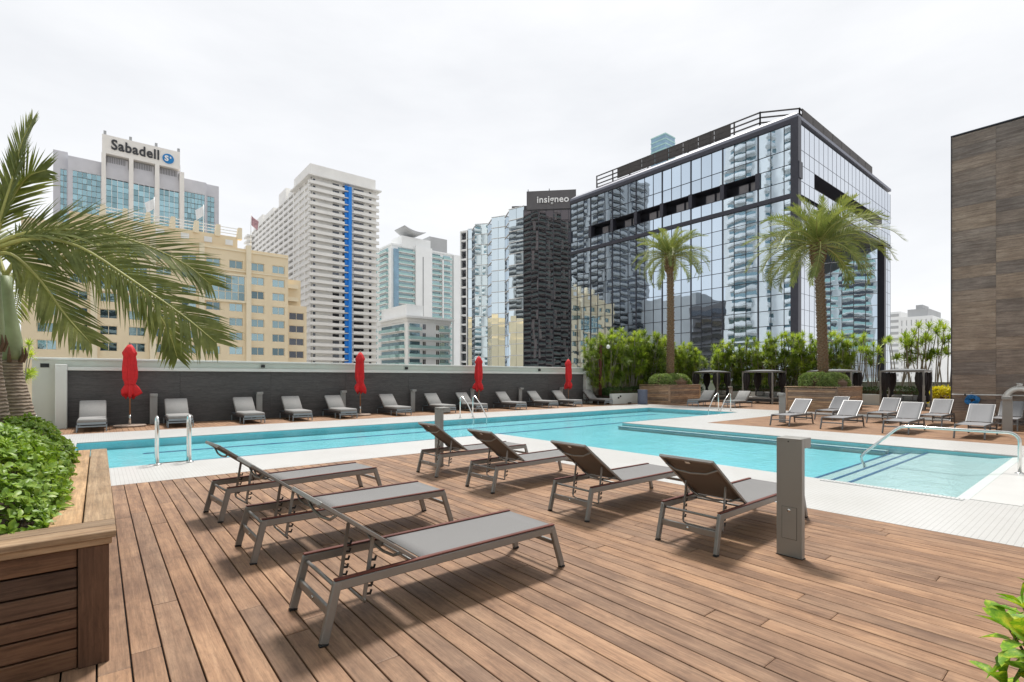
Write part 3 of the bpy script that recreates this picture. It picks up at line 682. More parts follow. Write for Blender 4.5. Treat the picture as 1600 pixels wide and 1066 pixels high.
# ------------------------------------------------------------------ cabanas
def cabana(label,x0,x1,y0,y1,h,dirs):
    t=thing('cabana',label,'cabana',((x0+x1)/2,(y0+y1)/2,0),0,'curtained daybed cabanas')
    for a in (x0,x1):
        for b_ in (y0,y1):
            wpart('post',MB().cbox(a-.04,a+.04,b_-.04,b_+.04,0,h-.1,.006),BOL,t)
    fr=MB()
    for b_ in (y0,y1): fr.bar((x0-.04,b_,h-.06),(x1+.04,b_,h-.06),.08,.08)
    for a in (x0,x1): fr.bar((a,y0+.04,h-.06),(a,y1-.04,h-.06),.078,.078)
    wpart('top_frame',fr,BOL,t)
    m=MB(); N=8
    for i in range(N+1):
        for j in range(N+1):
            u,q=i/N,j/N; m.v.append((x0-.08+(x1-x0+.16)*u,y0-.08+(y1-y0+.16)*q,h-.015+.09*math.sin(math.pi*u)**.7*math.sin(math.pi*q)**.7))
    for i in range(N):
        for j in range(N): a=i*(N+1)+j; m.f.append((a,a+N+1,a+N+2,a+1))
    k=len(m.v); m.v+=[(x,y,z-.015) for x,y,z in m.v[:k]]; m.f+=[tuple(i+k for i in f)[::-1] for f in m.f[:]]
    wpart('canopy',m,CANOPY,t,True)
    rr=random.Random(int(x0*10+y0*7))
    for a,sx in ((x0,1),(x1,-1)):
        for b_,sy in ((y0,1),(y1,-1)):
            c=(a+sx*.13,b_+sy*.13,0); f=rr.uniform(.85,1.15)
            prof=[(.05,.35),(.11*f,.45),(.10*f,.62),(.055,.85),(.09*f,.98),(.17*f,1.25),(.19*f,1.55),(.16*f,1.8),(.14,h-.12)]
            wpart('curtain',MB().lathe(prof,40,c,lambda q,i:1+.22*math.sin(9*q+i*.2)),CURT,t,True)
    wpart('daybed_frame',MB().cbox(x0+.12,x1-.12,y0+.12,y1-.12,.10,.26,.01),DARKF,t)
    wpart('mattress',MB().cbox(x0+.14,x1-.14,y0+.14,y1-.14,.262,.40,.03),BOL,t,False)
    wpart('back_bolster',MB().cbox(x1-.36,x1-.14,y0+.16,y1-.16,.402,.68,.04),BOL,t)
    for q in (y0+.45,y1-.45): wpart('pillow',MB().cbox(x1-.52,x1-.37,q-.22,q+.22,.405,.70,.05),CUSH,t)
    for a in (x0+.2,x1-.2):
        for b_ in (y0+.2,y1-.2): wpart('daybed_leg',MB().box(a-.03,a+.03,b_-.03,b_+.03,0,.099),DARKF,t)
    return t
def cab_by(pxl,pxr,x,h,dp,label): # front (x=const) frame between two columns
    y1=atx(pxl,x)[0]; y0=atx(pxr,x)[0]; return cabana(label,x,x+dp,y0,y1,h,None)
cab_by(1083,1121,31.6,2.0,1.7,'black curtained cabana with grey canopy, beside the wooden palm box with the bin')
cab_by(1161,1207,31.2,2.0,1.8,'black curtained cabana with grey canopy, behind the pool handrails')
cab_by(1376,1443,30.6,1.95,1.5,'black curtained cabana with flat grey canopy, beside the wood-clad wall')
cab_by(1262,1330,31.4,1.98,1.6,'black curtained cabana half hidden behind a wooden palm box')

# ------------------------------------------------------------------ bin, drum table, hose, life ring
bx,by=at(998,631.5)
t=thing('wicker_bin','tall blue grey wicker bin beside the wooden palm box','bin',(24.95,18.15,0))
MB().lathe([(.25,0),(.285,.04),(.285,.80),(.29,.83),(.29,.86),(.25,.865),(.24,.80)],28).build('body',BINM,t,True)
MB().lathe([(.245,.79),(.24,.80),(.05,.805)],24).build('liner',BLACK,t,True)
t=thing('drum_table','round blue grey wicker drum table beside the wood-clad wall','table',(29.3,4.75,0))
MB().lathe([(.46,0),(.52,.05),(.54,.25),(.52,.47),(.50,.52)],32).build('body',BINM,t,True)
MB().lathe([(.51,.521),(.51,.545),(.48,.555)],32).build('table_top',CANOPY,t,True)
hx=23.26
hz=thing('blue_hose','coiled blue vacuum hose hanging on the wood-clad wall','hose',(hx,atx(1520,hx)[0],0))
m=MB(); pts=[]
for i in range(140):
    a=i/139*2*math.pi*9; rr_=.055+.115*(i/139)**.7+.012*math.sin(i*1.7); pts.append((-.09-.05*math.sin(i*.61),rr_*math.cos(a)*1.1,.80+rr_*math.sin(a)))
m.tube(pts,.021,7); m.build('coil',BLUEH,hz,True)
MB().tube([(.03,0,1.02),(-.22,0,1.02),(-.24,0,1.06)],.012,8).build('hook',STEEL,hz,True)
po=thing('rescue_pole','long white rescue pole held level on the wood-clad wall','pole',(hx-.05,2.4,.98))
MB().tube([(0,1.45,0),(0,-1.2,0)],.020,10).build('shaft',WHITEP,po,True)
for y_ in (1.1,-.7): MB().box(-.03,.03,y_-.02,y_+.02,-.035,.03).build('bracket',BLACK,po)
lr=thing('life_ring','white life ring with rope hanging on the wood-clad wall','life ring',(hx-.16,2.15,.90))
m=MB(); ring=[(0,.30*math.cos(2*math.pi*i/40),.30*math.sin(2*math.pi*i/40)) for i in range(41)]
m.tube(ring,.075,14,False); m.build('ring',RING,lr,True)
m=MB(); m.tube([(-.05,.385*math.cos(2*math.pi*i/48),.385*math.sin(2*math.pi*i/48)+.012*math.cos(8*math.pi*i/48)) for i in range(49)],.009,6,False); m.build('grab_rope',WHITEP,lr,True)
m=MB(); m.tube([(-.02+.05*math.sin(i*2.1),.07*math.sin(i*1.3),.42+.06*math.cos(i*1.7)) for i in range(30)],.012,6); m.build('rope_coil',WHITEP,lr,True)
MB().box(.0,.16,-.03,.03,.28,.32).build('ring_bracket',STEEL,lr)
# globe lamp by the yucca plants
gx,gy=aty(938,20.0)[0],20.0
t=thing('globe_lamp','brown post lamp with a white globe among the yucca plants','lamp',(gx,gy,0))
MB().lathe([(.10,.5),(.10,3.4),(.12,3.42),(.12,3.5),(.02,3.55)],10,rf=lambda a,i:1+.08*math.sin(5*a)).build('post',TRIM,t,True)
MB().bar((.0,0,3.42),(.34,-.28,3.42),.03,.03).build('arm',BLACK,t)
MB().lathe([(.0,-.13)]+[(.13*math.sin(math.pi*i/12),-.13*math.cos(math.pi*i/12)) for i in range(1,12)]+[(.0,.13)],18,(.36,-.30,3.43)).build('globe',RING,t,True)

# ================================================================== PLANTS
def rvec(rr): 
    while True:
        v=Vector((rr.uniform(-1,1),rr.uniform(-1,1),rr.uniform(-1,1)))
        if .05<v.length<1: return v.normalized()
def leaf_geo(m,p,d,nrm,ln,w,fold=.15,curl=.25,ob=.62):     # obovate leaf: 8 triangles
    d=d.normalized(); s=d.cross(nrm)
    if s.length<1e-3: s=d.orthogonal()
    s.normalize(); u=s.cross(d)
    def P(t,x,h): return p+d*(ln*t)+s*(x*w)+u*(h*ln)
    a=[P(0,0,0),P(.32,-.32,fold*.3),P(.32,.32,fold*.3),P(ob,-.5,fold*.5-curl*.2),P(ob,.5,fold*.5-curl*.2),P(.88,-.3,-curl*.5),P(.88,.3,-curl*.5),P(1,0,-curl*.8),P(.32,0,0),P(ob,0,-curl*.25),P(.88,0,-curl*.6)]
    m.add(a,[(0,8,1),(0,2,8),(1,8,9,3),(8,2,4,9),(3,9,10,5),(9,4,6,10),(5,10,7),(10,6,7)])
def quad_leaf(m,p,d,nrm,ln,w):
    d=d.normalized(); s=d.cross(nrm)
    if s.length<1e-3: s=d.orthogonal()
    s.normalize(); m.add([p,p+d*ln*.5-s*w*.5,p+d*ln,p+d*ln*.5+s*w*.5],[(0,1,2,3)])
def scatter_hedge(name,label,cat,pts_fn,n,ln,w,mat,loc,group=None,core=None,seed=1):
    rr=random.Random(seed); t=thing(name,label,cat,loc,0,group); m=MB()
    for _ in range(n):
        p,nn=pts_fn(rr); d=(nn*.6+rvec(rr)).normalized(); quad_leaf(m,p,d,(nn+rvec(rr)*.8),ln*rr.uniform(.7,1.3),w*rr.uniform(.7,1.3))
    wpart('foliage',m,mat,t)
    if core: wpart('stems',core,TWIG,t)
    return t
def box_pts(x0,x1,y0,y1,z0,z1,jit=.06):
    def f(rr):
        x,y=rr.uniform(x0,x1),rr.uniform(y0,y1); b=.05*math.sin(x*3.1+y*2.3)+.04*math.sin(x*7.7-y*5.1)
        q=rr.random()
        if q<.5: return Vector((x,y,z1+b+rr.uniform(-jit,jit))),Vector((0,0,1))
        z=rr.uniform(z0,z1)
        if q<.75: return Vector((x,y0+rr.uniform(-jit,jit),z)),Vector((0,-1,.2))
        return Vector((x0+rr.uniform(-jit,jit),y,z)),Vector((-1,0,.2))
    return f
def dome_pts(cx,cy,z0,rx,ry,h,jit=.05):
    def f(rr):
        a=rr.uniform(0,2*math.pi); e=rr.uniform(0,1)**.8*math.pi/2
        ca=abs(math.cos(a))**.6*(1 if math.cos(a)>0 else -1); sa=abs(math.sin(a))**.6*(1 if math.sin(a)>0 else -1)
        nn=Vector((math.cos(e)*math.cos(a),math.cos(e)*math.sin(a),math.sin(e)+.1)); k=math.cos(e)**.35
        b=1+.06*math.sin(a*5+e*3)
        return Vector((cx+rx*ca*k*b,cy+ry*sa*k*b,z0+h*math.sin(e)*b+rr.uniform(-jit,jit))),nn.normalized()
    return f
# --- clipped shrubs on the palm boxes, low hedges on the planter walls
for (cx_,cy_,lb,sd) in ((27.7,18.08,'clipped oval shrub round the palm in the wooden box beside the bin',2),(27.6,9.38,'clipped oval shrub round the palm in the wooden box behind the pale loungers',3)):
    core=MB().lathe([(1.05,1.0),(1.1,1.35),(.9,1.58),(.1,1.66)],14,(cx_,cy_,0),lambda a,i:.78+.3*abs(math.cos(a)))
    scatter_hedge('clipped_shrub',lb,'shrub',dome_pts(cx_,cy_,1.12,1.42,.86,.62),11000,.075,.045,LEAFB,(cx_,cy_,1.05),'clipped shrubs on the palm boxes',core,sd)
scatter_hedge('low_hedge','low dark green hedge on the white planter wall next to the charcoal wall','hedge',box_pts(23.6,34.0,19.5,20.1,.5,.88),9000,.08,.05,LEAFD,(28,19.8,.5),None,MB().box(23.7,33.9,19.6,20.1,.45,.78),4)
scatter_hedge('low_hedge','low dark green hedge on the planter wall behind the cabanas','hedge',box_pts(34.78,35.3,-3,18.9,.5,.95),14000,.09,.055,LEAFD,(35,8,.5),None,MB().box(34.9,35.3,-3,18.8,.45,.82),5)
cx_,cy_=atx(1477,34.2)[0],0
scatter_hedge('croton_bush','bright yellow bush in the corner by the wood-clad wall','bush',dome_pts(33.2,atx(1474,33.2)[0],.35,.55,.5,.62,.08),1500,.16,.07,LEAFC,(33.2,atx(1474,33.2)[0],.35),None,MB().lathe([(.03,0),(.03,.4),(.3,.6),(.1,.7)],8,(33.2,atx(1474,33.2)[0],0)),6)

# --- foreground hedge in the big planter: rosettes of leathery leaves
rr=random.Random(21)
hg=thing('leafy_hedge','dense hedge of glossy rounded leaves filling the dark wooden planter','hedge',(-1.1,5.6,.62))
leaves=[]; stems=MB()
def htop(x,y):
    ex=min(1,max(0,(-.20-x)/.42)); ey=min(1,max(0,(y-3.80)/.5)); ef=min(1,max(0,(7.42-y)/.3))
    return .66+.46*(math.sin(ex*math.pi/2)**.7)*(.30+.70*math.sin(ey*math.pi/2))*(.55+.45*ef)+.04*math.sin(x*5+y*3.3)+.03*math.sin(y*9+x*4)
for _ in range(3300):
    x=-.20-rr.random()**1.25*2.1; y=rr.uniform(3.82,7.42); z=htop(x,y)-abs(rr.gauss(0,.045))
    if rr.random()<.25: z=rr.uniform(.66,max(.67,z))
    gx_=(htop(x+.05,y)-htop(x-.05,y))/.1; gy_=(htop(x,y+.05)-htop(x,y-.05))/.1
    ax=(Vector((-gx_*.8,-gy_*.8,1)).normalized()+rvec(rr)*.45).normalized(); p=Vector((x,y,z))
    t1=ax.orthogonal().normalized(); t2=ax.cross(t1); n_=rr.randint(5,8); ph=rr.uniform(0,6)
    for k in range(n_):
        a=ph+k*2.4; el=rr.uniform(.1,1.0); d=(t1*math.cos(a)+t2*math.sin(a))*math.cos(el)+ax*math.sin(el)
        leaves.append((p+ax*(.006*k),d,ax,rr.uniform(.036,.078),rr.uniform(.022,.038)))
    if _%6==0: stems.tube([(x+rr.uniform(-.1,.1),y+rr.uniform(-.1,.1),.58),tuple(p)],.004,4)
cv=Vector((0,0,CAM_H))
leaves.sort(key=lambda q:(q[0]-cv).length + (0 if q[0].x>-1.3 else 9))
base_leaf=MB(); leaf_geo(base_leaf,Vector((0,0,0)),Vector((1,0,0)),Vector((0,0,1)),1,.52)
blm=base_leaf.mesh('leaf',LEAFH,True)
def leaf_inst(par,me,p,d,nrm,ln,w):
    d=d.normalized(); s=d.cross(nrm)
    if s.length<1e-3: s=d.orthogonal()
    s.normalize(); u=s.cross(d); o=inst('leaf',me,par)
    o.matrix_basis=Matrix.Translation(p)@Matrix((d,-s,u)).transposed().to_4x4()@Matrix.Diagonal((ln,w/.52,ln,1)); return local(o,par)
for q in leaves[:290]: leaf_inst(hg,blm,*q)
m=MB()
for q in leaves[290:]: leaf_geo(m,*q)
stuff(wpart('foliage',m,LEAFH,hg,True)); wpart('stems',stems,TWIG,hg)

# --- variegated shrub at the lower right
vs_=thing('variegated_shrub','yellow edged green leafy shrub at the edge of the wood deck','shrub',(2.56,.08,0))
rr=random.Random(5); vm=MB(); leaf_geo(vm,Vector((0,0,0)),Vector((1,0,0)),Vector((0,0,1)),1,.5,curl=.35); vme=vm.mesh('leaf',LEAFV,True)
st=MB()
for k in range(22):
    a=rr.uniform(0,6.28); r0=rr.uniform(.02,.21); top=Vector((2.555+r0*math.cos(a),.08+r0*math.sin(a),rr.uniform(.50,.79)-r0*.4))
    st.tube([(2.56+.2*r0*math.cos(a),.08+.2*r0*math.sin(a),0),tuple(top.lerp(Vector((2.56,.08,.3)),.4)),tuple(top)],.005,5)
    ax=Vector((math.cos(a)*.5,math.sin(a)*.5,1)).normalized(); t1=ax.orthogonal().normalized(); t2=ax.cross(t1)
    for q in range(11):
        b_=q*2.4+k; el=(q/11*1.5-.2)+rr.uniform(-.15,.15); d=(t1*math.cos(b_)+t2*math.sin(b_))*math.cos(el)+ax*math.sin(el)
        leaf_inst(vs_,vme,top-ax*(.12*(1-q/10)-.012),d,ax,rr.uniform(.085,.15),rr.uniform(.042,.066))
wpart('stems',st,TWIG,vs_)

# --- palm fronds
def spline(pts,n):
    out=[]; P=[Vector(p) for p in pts]; P=[P[0]*2-P[1]]+P+[P[-1]*2-P[-2]]
    k=len(P)-3
    for i in range(n+1):
        t=i/n*k; j=min(int(t),k-1); u=t-j; a,b,c,d=P[j:j+4]
        out.append(.5*((2*b)+(c-a)*u+(2*a-5*b+4*c-d)*u*u+(3*b-a-3*c+d)*u**3))
    return out
def frond(m_leaf,m_rib,pts,nl,llen,lw,rr,droop=.5,start=.14,upv=Vector((0,0,1)),r0=.022,fwd=.75,lift=.3,seg=4):
    C=spline(pts,60); 
    m_rib.tube(C[::3],[r0*(1-.85*i/20) for i in range(len(C[::3]))],7)
    for i in range(nl):
        t=start+(1-start)*i/(nl-1); f=t*60; j=min(int(f),59); p=C[j].lerp(C[j+1],f-j); tg=(C[min(j+2,60)]-C[max(j-1,0)]).normalized()
        sd=tg.cross(upv)
        if sd.length<1e-3: sd=tg.orthogonal()
        sd.normalize(); nn=sd.cross(tg)
        pr=(.45+.55*math.sin(math.pi*min(1,(t-start)/(1-start)*.78+.2)))*(1 if t<.9 else .8)
        for s in (-1,1):
            ln=llen*pr*rr.uniform(.88,1.08); fw=fwd*(.75+.7*t)*rr.uniform(.85,1.15)
            d=(tg*fw+sd*s*rr.uniform(.75,.95)+nn*lift*rr.uniform(.4,1.5)).normalized()
            q=p.copy(); wv=(d.cross(nn)).normalized(); k0=len(m_leaf.v)
            for g in range(seg+1):
                u=g/seg; wd=lw*(.55+.9*u if u<.35 else (.87 if u<.5 else 1.0*(1-u)/.5*.87+.02))*.5
                m_leaf.v.append(tuple(q-wv*wd)); m_leaf.v.append(tuple(q+wv*wd))
                if g: m_leaf.f.append((k0+2*g-2,k0+2*g-1,k0+2*g+1,k0+2*g))
                d=(d+Vector((0,0,-1))*droop*(.35+u)/seg).normalized(); q=q+d*(ln/seg)
# foreground bottle palms
Rv=Vector((RT[0],RT[1],0)); Fv=Vector((FW[0],FW[1],0)); Uv=Vector((0,0,1))
def bottle_palm(label,base,crown,fronds,seed,rscale=1.):
    t=thing('bottle_palm',label,'palm tree',(base.x,base.y,base.z),0,'bottle palms in the dark planter')
    rr=random.Random(seed)
    ax=lambda z:(base.lerp(crown,((z-base.z)/(crown.z-base.z))**1.5))
    H=crown.z-base.z
    prof=[(0,.14),(.14,.165),(.28,.18),(.42,.172),(.52,.138),(.61,.100),(.68,.092)]
    m=MB(); pts=[];rs=[]
    for i in range(40):
        f=i/39*.6799; 
        for (a,ra),(b_,rb) in zip(prof,prof[1:]):
            if a<=f<=b_: r_=ra+(rb-ra)*(f-a)/(b_-a)
        q=ax(base.z+f*H); pts.append(q); rs.append(r_*rscale*(1+.025*math.sin(i*2.2)))
    m.tube(pts,rs,22); wpart('trunk',m,BARKP,t,True)
    m=MB(); m.tube([ax(base.z+f*H) for f in (.675,.70,.76,.82,.89,.95,1.0)],[r_*rscale for r_ in (.09,.108,.105,.088,.066,.055,.05)],18); wpart('crownshaft',m,CSHAFT,t,True)
    for k in range(7):
        a=k*.95; b0=ax(base.z+.67*H)+Vector((math.cos(a),math.sin(a),0))*.095*rscale
        wpart('dry_sheath',MB().tube([b0,b0+Vector((math.cos(a)*.03,math.sin(a)*.03,.08)),b0+Vector((math.cos(a)*.02,math.sin(a)*.02,.16))],[.02,.014,.003],6),TWIG,t)
    for i,(cp,nl,ll,dr,up,lf) in enumerate(fronds):
        ml,mr_=MB(),MB(); P=[crown+Rv*a+Uv*b_+Fv*c for a,b_,c in cp]
        frond(ml,mr_,P,int(nl*1.05),ll,.0245,rr,dr,.13,up,.022,fwd=.95,lift=lf)
        fo=wpart('frond',ml,LEAFP,t); o=mr_.build('frond_rib',RACH,fo,True); 
    return t
def dn(x): return Vector(x).normalized()
U1=Uv
def ru(a,b,c): return (Rv*a+Fv*b+Uv*c).normalized()
fr2=[ # crown of the front palm: (right, up, away) control points in metres
 ([(0,0,0),(.33,.10,.05),(.72,.04,.10),(1.22,-.28,.12),(1.72,-.62,.10),(2.05,-.88,.08)],74,.62,.42,ru(.25,-.85,.45),.12),
 ([(0,.03,0),(.22,.17,.1),(.55,.24,.25),(.95,.20,.45),(1.35,.02,.65),(1.6,-.2,.75)],64,.58,.25,ru(.1,-.75,.6),.25),
 ([(0,-.05,0),(.14,-.06,.05),(.34,-.28,.10),(.56,-.62,.14),(.78,-.88,.16)],60,.46,.4,ru(.6,-.6,.35),.15),
 ([(0,0,0),(.30,0,.3),(.66,-.08,.5),(1.0,-.36,.6),(1.22,-.72,.62),(1.32,-1.0,.62)],60,.46,.45,ru(.4,-.75,.4),.15),
 ([(0,.05,0),(.05,.4,.05),(.10,.75,.1),(.15,1.04,.12),(.24,1.27,.13)],52,.36,.0,ru(-.35,-.9,.2),.1),
 ([(0,.05,0),(.02,.3,.05),(.10,.55,.1),(.24,.72,.1),(.40,.78,.1)],44,.40,.25,ru(.3,-.85,.3),.12),
 ([(0,.05,0),(-.3,.45,.0),(-.7,.75,0),(-1.2,.8,0),(-1.6,.6,0)],44,.55,.4,U1,.3),
 ([(0,0,0),(-.4,.2,.1),(-.9,.15,.3),(-1.4,-.2,.5)],44,.55,.5,U1,.3),
 ([(0,0,0),(-.2,.25,-.5),(-.5,.3,-1.0),(-.8,.0,-1.4)],44,.55,.5,U1,.3),
 ([(0,0,0),(.1,.25,.5),(.12,.35,1.0),(.1,.1,1.6)],44,.5,.5,U1,.3),
 ([(0,.0,0),(.12,.22,.25),(.28,.36,.5),(.42,.34,.8),(.5,.2,1.1)],44,.42,.35,U1,.4),
]
fr1=[([(0,0,0),(-.25,.4,.1),(-.6,.65,.2),(-1.1,.6,.3)],40,.5,.4,U1,.3),
 ([(0,0,0),(.02,.35,.2),(-.02,.62,.6),(-.05,.6,1.1)],40,.45,.4,U1,.3),
 ([(0,0,0),(-.3,.1,.5),(-.7,.05,.9),(-1.1,-.3,1.2)],40,.5,.5,U1,.3)]
b2=atd(-24,4.75); b2.z=.62; c2=atd(-10,4.75,388)
b1=atd(25,5.25); b1.z=.62; c1=atd(8,5.3,432)
bottle_palm('bottle palm with bulging ringed trunk, partly cut off beside the leafy hedge',b2,c2,fr2,11,.9)
bottle_palm('bottle palm with bulging ringed trunk and pale green crownshaft behind the leafy hedge',b1,c1,fr1,12,1.)

# date palms
rr=random.Random(31)
FM=[]
for k,(bend,L_) in enumerate(((.9,2.9),(1.3,3.0),(1.8,3.1),(2.3,2.9))):
    ml,mr_=MB(),MB(); pts=[]; x=z=0; a=.0
    for i in range(7): pts.append((x,0,z)); x+=L_/6*math.cos(a); z+=L_/6*math.sin(a); a-=bend/6*(.5+i/5)
    frond(ml,mr_,pts,56,.48,.033,rr,.22,.14,Uv,.030,fwd=.85,lift=.5,seg=3)
    FM.append((ml.mesh('frond',LEAFF),mr_.mesh('frond_rib',RACH,True)))
def date_palm(label,base,top,seed,scale):
    t=thing('date_palm',label,'palm tree',tuple(base),0,'date palms in the wooden boxes')
    rr=random.Random(seed); base=Vector(base); top=Vector(top); m=MB(); pts=[];rs=[]
    for i in range(60):
        f=i/59; pts.append(base.lerp(top,f)+Vector((.10*math.sin(f*3.0),0,0))); rs.append((.235-.05*f)*(1+.04*(i%2))+(.06 if i<2 else 0))
    m.tube(pts,[r_*.93 for r_ in rs],16); wpart('trunk',m,BARKB,t,False)
    # leaf-base scales spiralling up the trunk
    sc_=MB(); H=(top-base).length
    for k in range(620):
        f=k/620; p=base.lerp(top,f)+Vector((.10*math.sin(f*3.0),0,0)); a=k*2.399; r_=(.235-.05*f)
        d=Vector((math.cos(a),math.sin(a),0)); s=Vector((-math.sin(a),math.cos(a),0)); c=p+d*r_*.97
        sc_.add([c-s*.08+d*.01,c+s*.08+d*.01,c+d*.075+Vector((0,0,.07)),c+Vector((0,0,-.06))-d*.02],[(0,1,2),(0,3,1)])
    wpart('trunk_scales',sc_,BARKD,t)
    bo=MB()
    for k in range(90):
        f=k/90; a=k*2.399; d=Vector((math.cos(a),math.sin(a),0)); p=top+Vector((0,0,-1.05+f*1.15)); r_=.20+.13*math.sin(f*2.6)
        bo.bar(p+d*(r_-.12),p+d*(r_+.06)+Vector((0,0,.18)),.10,.05)
    bo.tube([top+Vector((0,0,-1.1)),top+Vector((0,0,-.4)),top+Vector((0,0,.15))],[.19,.27,.18],12)
    wpart('leaf_boots',bo,BARKB,t)
    N=60
    for k in range(N):
        f=(k+.5)/N; el=R(80-92*f**.9+rr.uniform(-7,7)); a=k*2.399+rr.uniform(-.2,.2)
        fm,fr_=FM[min(3,int(f*3.2+rr.random()*.9))]
        s=scale*(.72+.33*math.sin(min(1,f*1.6)*math.pi/2))*rr.uniform(.9,1.08)
        M=Matrix.Translation(top+Vector((0,0,.05)))@Matrix.Rotation(a,4,'Z')@Matrix.Rotation(-el,4,'Y')@Matrix.Rotation(rr.uniform(-.5,.5),4,'X')@Matrix.Diagonal((s,s,s,1))
        o=inst('frond',fm,t); o.matrix_basis=M; local(o,t); inst('frond_rib',fr_,o)
    return t
date_palm('date palm growing from the wooden box beside the blue wicker bin',(27.7,18.1,1.0),(27.75,18.15,9.15),3,.86)
date_palm('date palm growing from the wooden box behind the pale loungers',(27.6,9.4,1.0),(27.30,9.55,8.0),8,1.12)

# yucca plants
def rosette(m,p,ax,n,ln,w,rr):
    t1=ax.orthogonal().normalized(); t2=ax.cross(t1)
    for k in range(n):
        a=k*2.399+rr.uniform(-.2,.2); el=R(-22+104*(k/n)+rr.uniform(-8,8)); d=(t1*math.cos(a)+t2*math.sin(a))*math.cos(el)+ax*math.sin(el)
        l_=ln*rr.uniform(.8,1.1); s=d.cross(ax)
        if s.length<1e-3: s=d.orthogonal()
        s.normalize(); mid=p+d*l_*.55; tip=p+(d*1.0+Vector((0,0,-.16))).normalized()*l_
        m.add([p-s*w*.35,p+s*w*.35,mid+s*w*.5,tip,mid-s*w*.5],[(0,1,2,4),(4,2,3)])
def yucca_mesh(seed,ns,H,sp,dense,lmat,flo=.28):
    rr=random.Random(seed); st=MB(); lf=MB()
    for k in range(ns):
        a=rr.uniform(0,6.28); r0=rr.uniform(0,.25); b0=Vector((math.cos(a)*r0,math.sin(a)*r0,0)); h=H*rr.uniform(.6 if flo<.5 else .72,1.)
        top=Vector((math.cos(a)*sp*rr.uniform(.3,1),math.sin(a)*sp*rr.uniform(.3,1),h)); mid=b0.lerp(top,.5)+rvec(rr)*.12
        C=spline([b0,mid,top],8); st.tube(C,[.035*(1-.5*i/8) for i in range(9)],6); 
        rosette(lf,top,((top-mid).normalized()+Uv).normalized(),44,.46,.052,rr)
        for q in range(dense):
            f=rr.uniform(flo,.95); c=C[int(f*8)]; br=c+Vector((rr.uniform(-1,1),rr.uniform(-1,1),rr.uniform(.1,.6)))*.42
            st.tube([c,c.lerp(br,.5)+Vector((0,0,.03)),br],.014,5); rosette(lf,br,(br-c+Uv*.6).normalized(),36,.40,.048,rr)
    return st.mesh('stems',STEMG,True),lf.mesh('foliage',lmat)
YD=[yucca_mesh(100+i,11,3.8,.9,6,LEAFY if i%2 else LEAFY2) for i in range(3)]
YL=[yucca_mesh(200+i,7,3.8,1.0,1,LEAFY,.62) for i in range(3)]
def yucca(x,y,kind,i,sc_,label,group):
    t=thing('yucca_plant',label,'yucca',(x,y,.5 if x>10 else 0),i*1.7,group); s,f=(YD if kind else YL)[i%3]
    inst('stems',s,t,None,None,(sc_,)*3); inst('foliage',f,t,None,None,(sc_,)*3)
    return t
rr=random.Random(77)
g1='dense yuccas behind the low white planter wall'; g2='tall leggy yuccas behind the cabanas'
for i in range(15): yucca(23.55+i*.76,20.35+rr.uniform(-.25,.35),1,i,rr.uniform(.88,1.06)*(1.0 if i<10 else .94),'dense green yucca in the thicket by the end of the charcoal wall',g1)
y_=18.8; i=0
while y_>10.6:
    yucca(35.5+rr.uniform(-.2,.3),y_,1,i+1,rr.uniform(.84,1.0),'dense green yucca in the thicket behind the two open cabanas','dense yuccas behind the cabanas'); y_-=.95; i+=1
for px in (1222,1247,1272,1312,1337,1362,1400,1430,1457,1480):
    yucca(35.6+rr.uniform(-.2,.3),atx(px,35.6)[0],0,i,rr.uniform(.92,1.08),'tall leggy yucca with bare stems rising behind the cabanas',g2); i+=1
t=yucca(aty(52,17.5)[0]-.25,17.5,0,1,.50,'small spiky yucca beside the bottle palm trunk',None); t.location.z=.55
pot=thing('white_pot','square white planter pot holding the small spiky yucca','pot',(aty(52,17.5)[0]-.25,17.5,0))
MB().cbox(-.3,.3,-.3,.3,0,.6,.02).build('pot_body',WHITEP,pot); MB().box(-.26,.26,-.26,.26,.6,.605).build('soil',SOIL,pot)

# ================================================================== THE CITY
GZ=-22.
WC={}
def win_meshes(w_,h_,pane,frame,nm,fw):
    k=(round(w_,2),round(h_,2),pane.name,frame.name if frame else 0,nm)
    if k not in WC:
        fr=None
        if frame:
            m=MB(); b=fw
            m.box(0,w_,-.02,.08,0,b); m.box(0,w_,-.02,.08,h_-b,h_); m.box(0,b,-.019,.079,b,h_-b); m.box(w_-b,w_,-.019,.079,b,h_-b)
            for i in range(1,nm): m.box(w_*i/nm-b/2,w_*i/nm+b/2,-.018,.078,b,h_-b)
            fr=m.mesh('window',frame)
        p=MB(); p.box(.02,w_-.02,.03,.07,.02,h_-.02); WC[k]=(fr,p.mesh('pane',pane))
    return WC[k]
def put_window(par,O,ud,u,z,w_,h_,dep,pane,frame=None,nm=2,fw=.07,tilt=0,name='window'):
    n_in=Vector((-ud.y,ud.x,0)); loc=Vector((O.x,O.y,0))+ud*u+n_in*dep+Vector((0,0,z)); a=math.atan2(ud.y,ud.x)
    fr,p=win_meshes(w_,h_,pane,frame,nm,fw); rot=(random.uniform(-tilt,tilt),0,a+random.uniform(-tilt,tilt))
    if fr: o=local(inst(name,fr,par,loc,rot),par); inst('pane',p,o)
    else: o=local(inst(name,p,par,loc,rot),par)
    return o
